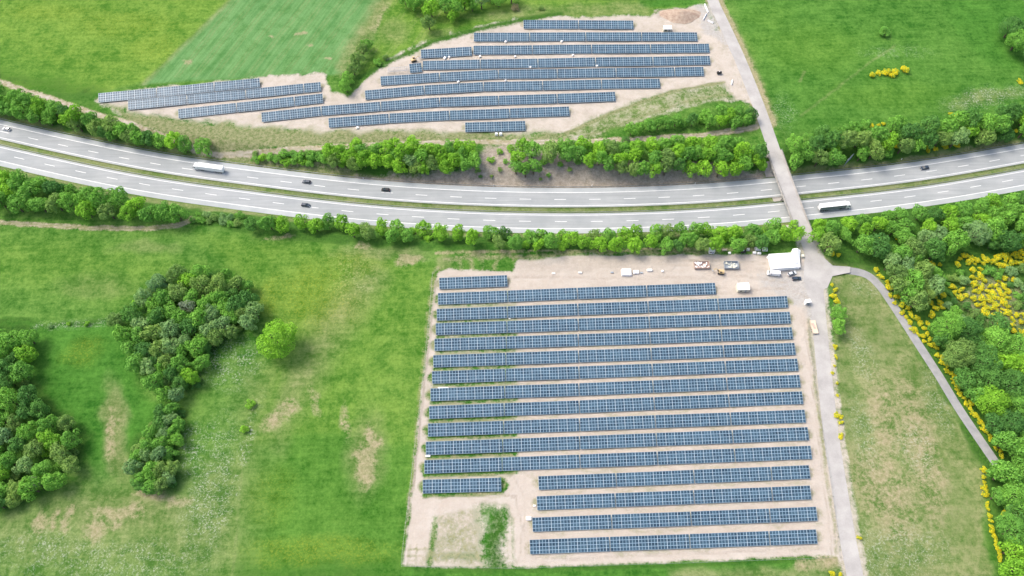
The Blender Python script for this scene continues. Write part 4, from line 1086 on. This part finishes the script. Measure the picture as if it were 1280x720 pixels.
# spoil heap
x, y = G(851, 18, .8); m = MB(); n = 26; rr = random.Random(3)
for j in range(9):
    f = j/8
    for i in range(n):
        a = 2*PI*i/n; k = (1-f)*(1+.12*math.sin(3*a)+.06*rr.uniform(-1, 1))
        m.v.append((12*k*math.cos(a), 6.0*k*math.sin(a), 2.6*math.sin(f*PI/2)**1.2*(1+.1*rr.uniform(-1, 1)) - .05))
for j in range(8):
    for i in range(n): m.f.append((j*n+i, j*n+(i+1) % n, (j+1)*n+(i+1) % n, (j+1)*n+i))
o = m.build('spoil_heap', surface('heap_earth', srgb(186, 160, 140, K), srgb(220, 200, 178, K), .5, 3), smooth_=True); o.location = (x, y, 0)
tag(o, 'low heap of pinkish excavated earth at the top of the site', 'earth heap')

# bags, pallets and boxes lying about
def pallet_stack(name, px, py, d, mat, label, cat, group, rz=0.0, seed=1):
    x, y = G(px, py, .4); g = float(terrain(x, y)); c = empty(name, (x, y, g), rz, label, cat, group)
    m = MB()
    for k in (-.4, 0, .4): m.box((0, k*d[1], .07), (d[0], .12, .12))
    for k in range(5): m.box(((-.45+.225*k)*d[0], 0, .15), (.14, d[1], .03))
    m.build('pallet', M_wood, c)
    MB().box((0, 0, .17+d[2]/2), (d[0]*.95, d[1]*.95, d[2]), top=(.86, .86)).build('load', mat, c, .08)
    return c
bags_n = [(632, 52.5, 1), (702, 52.5, 1), (556, 72.5, 1.3), (561.5, 71.5, 1), (600, 71, 1), (644, 71, .9), (716, 69.5, .9), (663, 84.5, 1), (746, 83, 1), (573, 102.5, 1), (697, 103, .9), (632, 101, .8), (447, 160, 1.2)]
for i, (px, py, s_) in enumerate(sorted(bags_n)):
    pallet_stack('wrapped_pallet', px, py, (1.3*s_, 1.1*s_, .8), M_tarp, 'white wrapped pallet between the upper solar rows, %s from the left' % ordinal(i+1), 'pallet', 'wrapped pallets in the upper field', random.uniform(0, 1))
for i, (px, py) in enumerate([(620.5, 168), (626, 168)]):
    pallet_stack('wrapped_pallet', px, py, (1.6, 1.4, 1.4), M_tarp, '%s of two white wrapped pallets below the shortest upper row' % ('left', 'right')[i], 'pallet', 'wrapped pallets in the upper field')
for i, (px, py, d, lb) in enumerate([(783, 341, (5.2, 4, 1.3), 'biggest white covered stack above the second row of the lower field'), (795, 340.5, (3, 2, 1), 'white covered stack directly right of the biggest one'),
        (812, 338, (2.8, 1.3, .8), 'white covered stack below the hedge, right of two stacks above the second row'), (828, 339, (1.2, 1, .6), 'little white bundle above the second row of the lower field'),
        (692, 342, (1.8, .8, .4), 'flat pale bundle on bare earth right of the short top row'), (725, 341, (2, .9, .5), 'flat pale bundle halfway between short top row and biggest stack'),
        (661, 648, (2.4, 1.8, .8), 'pale wrapped pile left of the third shortened row in the lower field'), (535, 570, (2.2, 1, .5), 'white sheet bundle at the left fence of the lower field'),
        (668, 632, (1.2, .8, .4), 'small pale pile left of the second shortened row of the lower field'), (554, 484.5, (5, .7, .3), 'thin white sheet lying between rows at the left of the lower field'),
        (637, 398, (1, .6, .3), 'tiny white bundle between third and fourth rows of the lower field')]):
    pallet_stack('covered_stack', px, py, d, M_tarp, lb, 'stack', 'covered stacks in the lower field')
for i, (px, py, d, mt, lb) in enumerate([(943, 316, (1.8, 1.4, .9), M_white, 'white bale left of the white sheets by the hedge'), (947, 311.5, (3.0, 2.0, 1.2), M_silver, 'silver covered stack near the hedge corner'),
        (956, 312, (2.6, 1.8, 1.3), M_tarp, 'white covered stack nearest the tent\'s upper left'), (935, 312, (1.6, 1.2, 1.0), M_silver, 'grey pile of parts right of the dark tank'), (912, 316, (1.4, 1.2, .6), M_tarp, 'white bag beside the hedge left of the dark tank'),
        (906, 312, (2.4, .9, .5), M_wood, 'brown timber pile beside the hedge'), (949, 316.5, (2.0, 1.2, .8), M_tarp, 'white bale below the silver covered stack'), (960, 322, (1.4, 1, .8), M_tarp, 'white bag left of the tent'),
        (963, 330, (1.3, 1.2, .9), M_tarp, 'white bale touching the left wall of the tent'), (1002, 321.5, (1.6, 1.6, 1.1), M_cream, 'cream crate right of the tent'), (782-17, 340.5, (1.6, .9, .5), M_grey, 'grey bundle left of the biggest white stack'),
        (802, 341, (1.6, .9, .4), M_grey, 'grey bundle right of the biggest white stack')]):
    pallet_stack('material_stack', px, py, d, mt, lb, 'stack', 'stacks of material at the hedge')
def tank(px, py, label, mat):
    x, y = G(px, py, .9); c = empty('fuel_tank', (x, y, .05), .1, label, 'tank')
    MB().cyl((-1.2, 0, 1.05), (1.2, 0, 1.05), .75, n=18).build('barrel', mat, c); MB().cyl((0, 0, 1.7), (0, 0, 2.0), .22, n=10).build('lid', M_white, c)
    q = MB()
    for k in (-.8, .8): q.box((k, 0, .3), (.18, 1.2, .6))
    q.build('cradle', M_steel, c)
tank(929, 314.5, 'dark cylindrical tank among the stacks beside the hedge', M_black)
tank(899, 91, 'black and white tank beside the road near the upper field', M_black)
# concrete barriers at the top gate
for i, (px, py, L, a, lb) in enumerate([(883, 10, 7, 1.75, 'upper white barrier at the site gate near the top edge'), (881, 21, 5.5, 1.1, 'middle white barrier at the site gate'), (888, 27, 3.6, -.6, 'lowest short white barrier at the site gate'), (915, 103, 3.5, 1.3, 'white barrier on the gravel beside the road right of the upper field')]):
    x, y = G(px, py, .4); o = MB().prism([(-.35, 0), (-.3, .15), (-.12, .4), (-.1, .9), (.1, .9), (.12, .4), (.3, .15), (.35, 0)], -L/2, L/2).build('barrier', M_white)
    o.location = (x, y, .08); o.rotation_euler = (0, 0, a-PI/2); tag(o, lb, 'barrier', 'white concrete barriers')
# stakes or stones along the verge of the motorway
for i, (px, py) in enumerate([(454, 223), (617, 232), (740, 232), (869, 229.5), (1127, 199)]):
    x, y, g = PT(px, py, .4); c = empty('marker_post', (x, y, g), 0, 'small white marker post on the upper motorway verge, %s from the left' % ordinal(i+1), 'marker post', 'marker posts on the verge')
    MB().prism([(-.15, -.1), (-.15, .95), (.15, 1.05), (.15, -.1)], -.12, .12).build('shaft', M_white, c); MB().box((0, -.13, .8), (.2, .03, .18)).build('reflector', M_black, c)

# ------------------------------------------------------------------ fence round the lower site
M_gal = plain('fence_steel', (.30, .32, .28, 1), .5, .4)
def fence(P, label, step=4.0, h=2.0):
    C = resample(np.array([G(*p) for p in P]), step); o0 = C[len(C)//2]
    f = empty('wire_fence', (o0[0], o0[1], 0), 0, label, 'fence', 'wire fences round the lower field')
    m = MB()
    for i in range(len(C)-1):
        a, b = C[i], C[i+1]; za, zb = float(terrain(*a)), float(terrain(*b))
        for k in (.15, .6, 1.05, 1.5, 1.9): m.cyl((a[0]-o0[0], a[1]-o0[1], za+k), (b[0]-o0[0], b[1]-o0[1], zb+k), .012, n=3)
    m.build('wire', M_gal, f)
    pm = MB().cyl((0, 0, -.3), (0, 0, h), .06, n=6); me = bpy.data.meshes.new('post'); me.from_pydata(pm.v, [], pm.f); me.materials.append(M_gal)
    for p in C:
        q = bpy.data.objects.new('post', me); COL.objects.link(q); q.parent = f; q.location = (p[0]-o0[0], p[1]-o0[1], float(terrain(*p)))
fence([(548, 337), (541, 342), (538, 380), (529, 470), (514, 600), (503, 690), (502, 707)], 'thin wire fence along the left side of the lower solar field')
fence([(502, 708), (640, 711), (860, 704), (1050, 697)], 'thin wire fence along the bottom side of the lower solar field', 5.5)
fence([(1050, 697), (1038, 600), (1024, 520), (1013, 440), (1009, 400)], 'thin wire fence along the right side of the lower solar field')

# ------------------------------------------------------------------ light, camera
w = bpy.data.worlds.new('World'); S.world = w; w.use_nodes = True
sky = w.node_tree.nodes.new('ShaderNodeTexSky'); sky.sky_type = 'NISHITA'; sky.sun_disc = False
SE, SAZ = math.radians(54), math.radians(-62)      # azimuth from +Y (up in the picture), negative = left
sky.sun_elevation = SE; sky.sun_rotation = SAZ; sky.air_density = 1.0; sky.dust_density = 5.0; sky.ozone_density = 1.0
bg = w.node_tree.nodes['Background']; w.node_tree.links.new(sky.outputs[0], bg.inputs[0]); bg.inputs[1].default_value = .15
sl = bpy.data.lights.new('sun', 'SUN'); sl.energy = 1.3; sl.angle = math.radians(24); sl.color = (1, .95, .87)
so = bpy.data.objects.new('sun', sl); COL.objects.link(so)
from mathutils import Vector
dv = Vector((math.sin(SAZ)*math.cos(SE), math.cos(SAZ)*math.cos(SE), math.sin(SE)))
so.rotation_euler = dv.to_track_quat('Z', 'Y').to_euler()
cam = bpy.data.cameras.new('camera'); co_ = bpy.data.objects.new('camera', cam); COL.objects.link(co_)
cam.sensor_width = 36; cam.lens = F/1280*36; cam.clip_end = 12000; cam.clip_start = 1
co_.location = (0, 0, H); co_.rotation_euler = (PI/2 - PITCH, 0, 0); S.camera = co_
S.view_settings.view_transform = 'Standard'; S.view_settings.look = 'None'; S.view_settings.gamma = 1; S.view_settings.exposure = 0.96
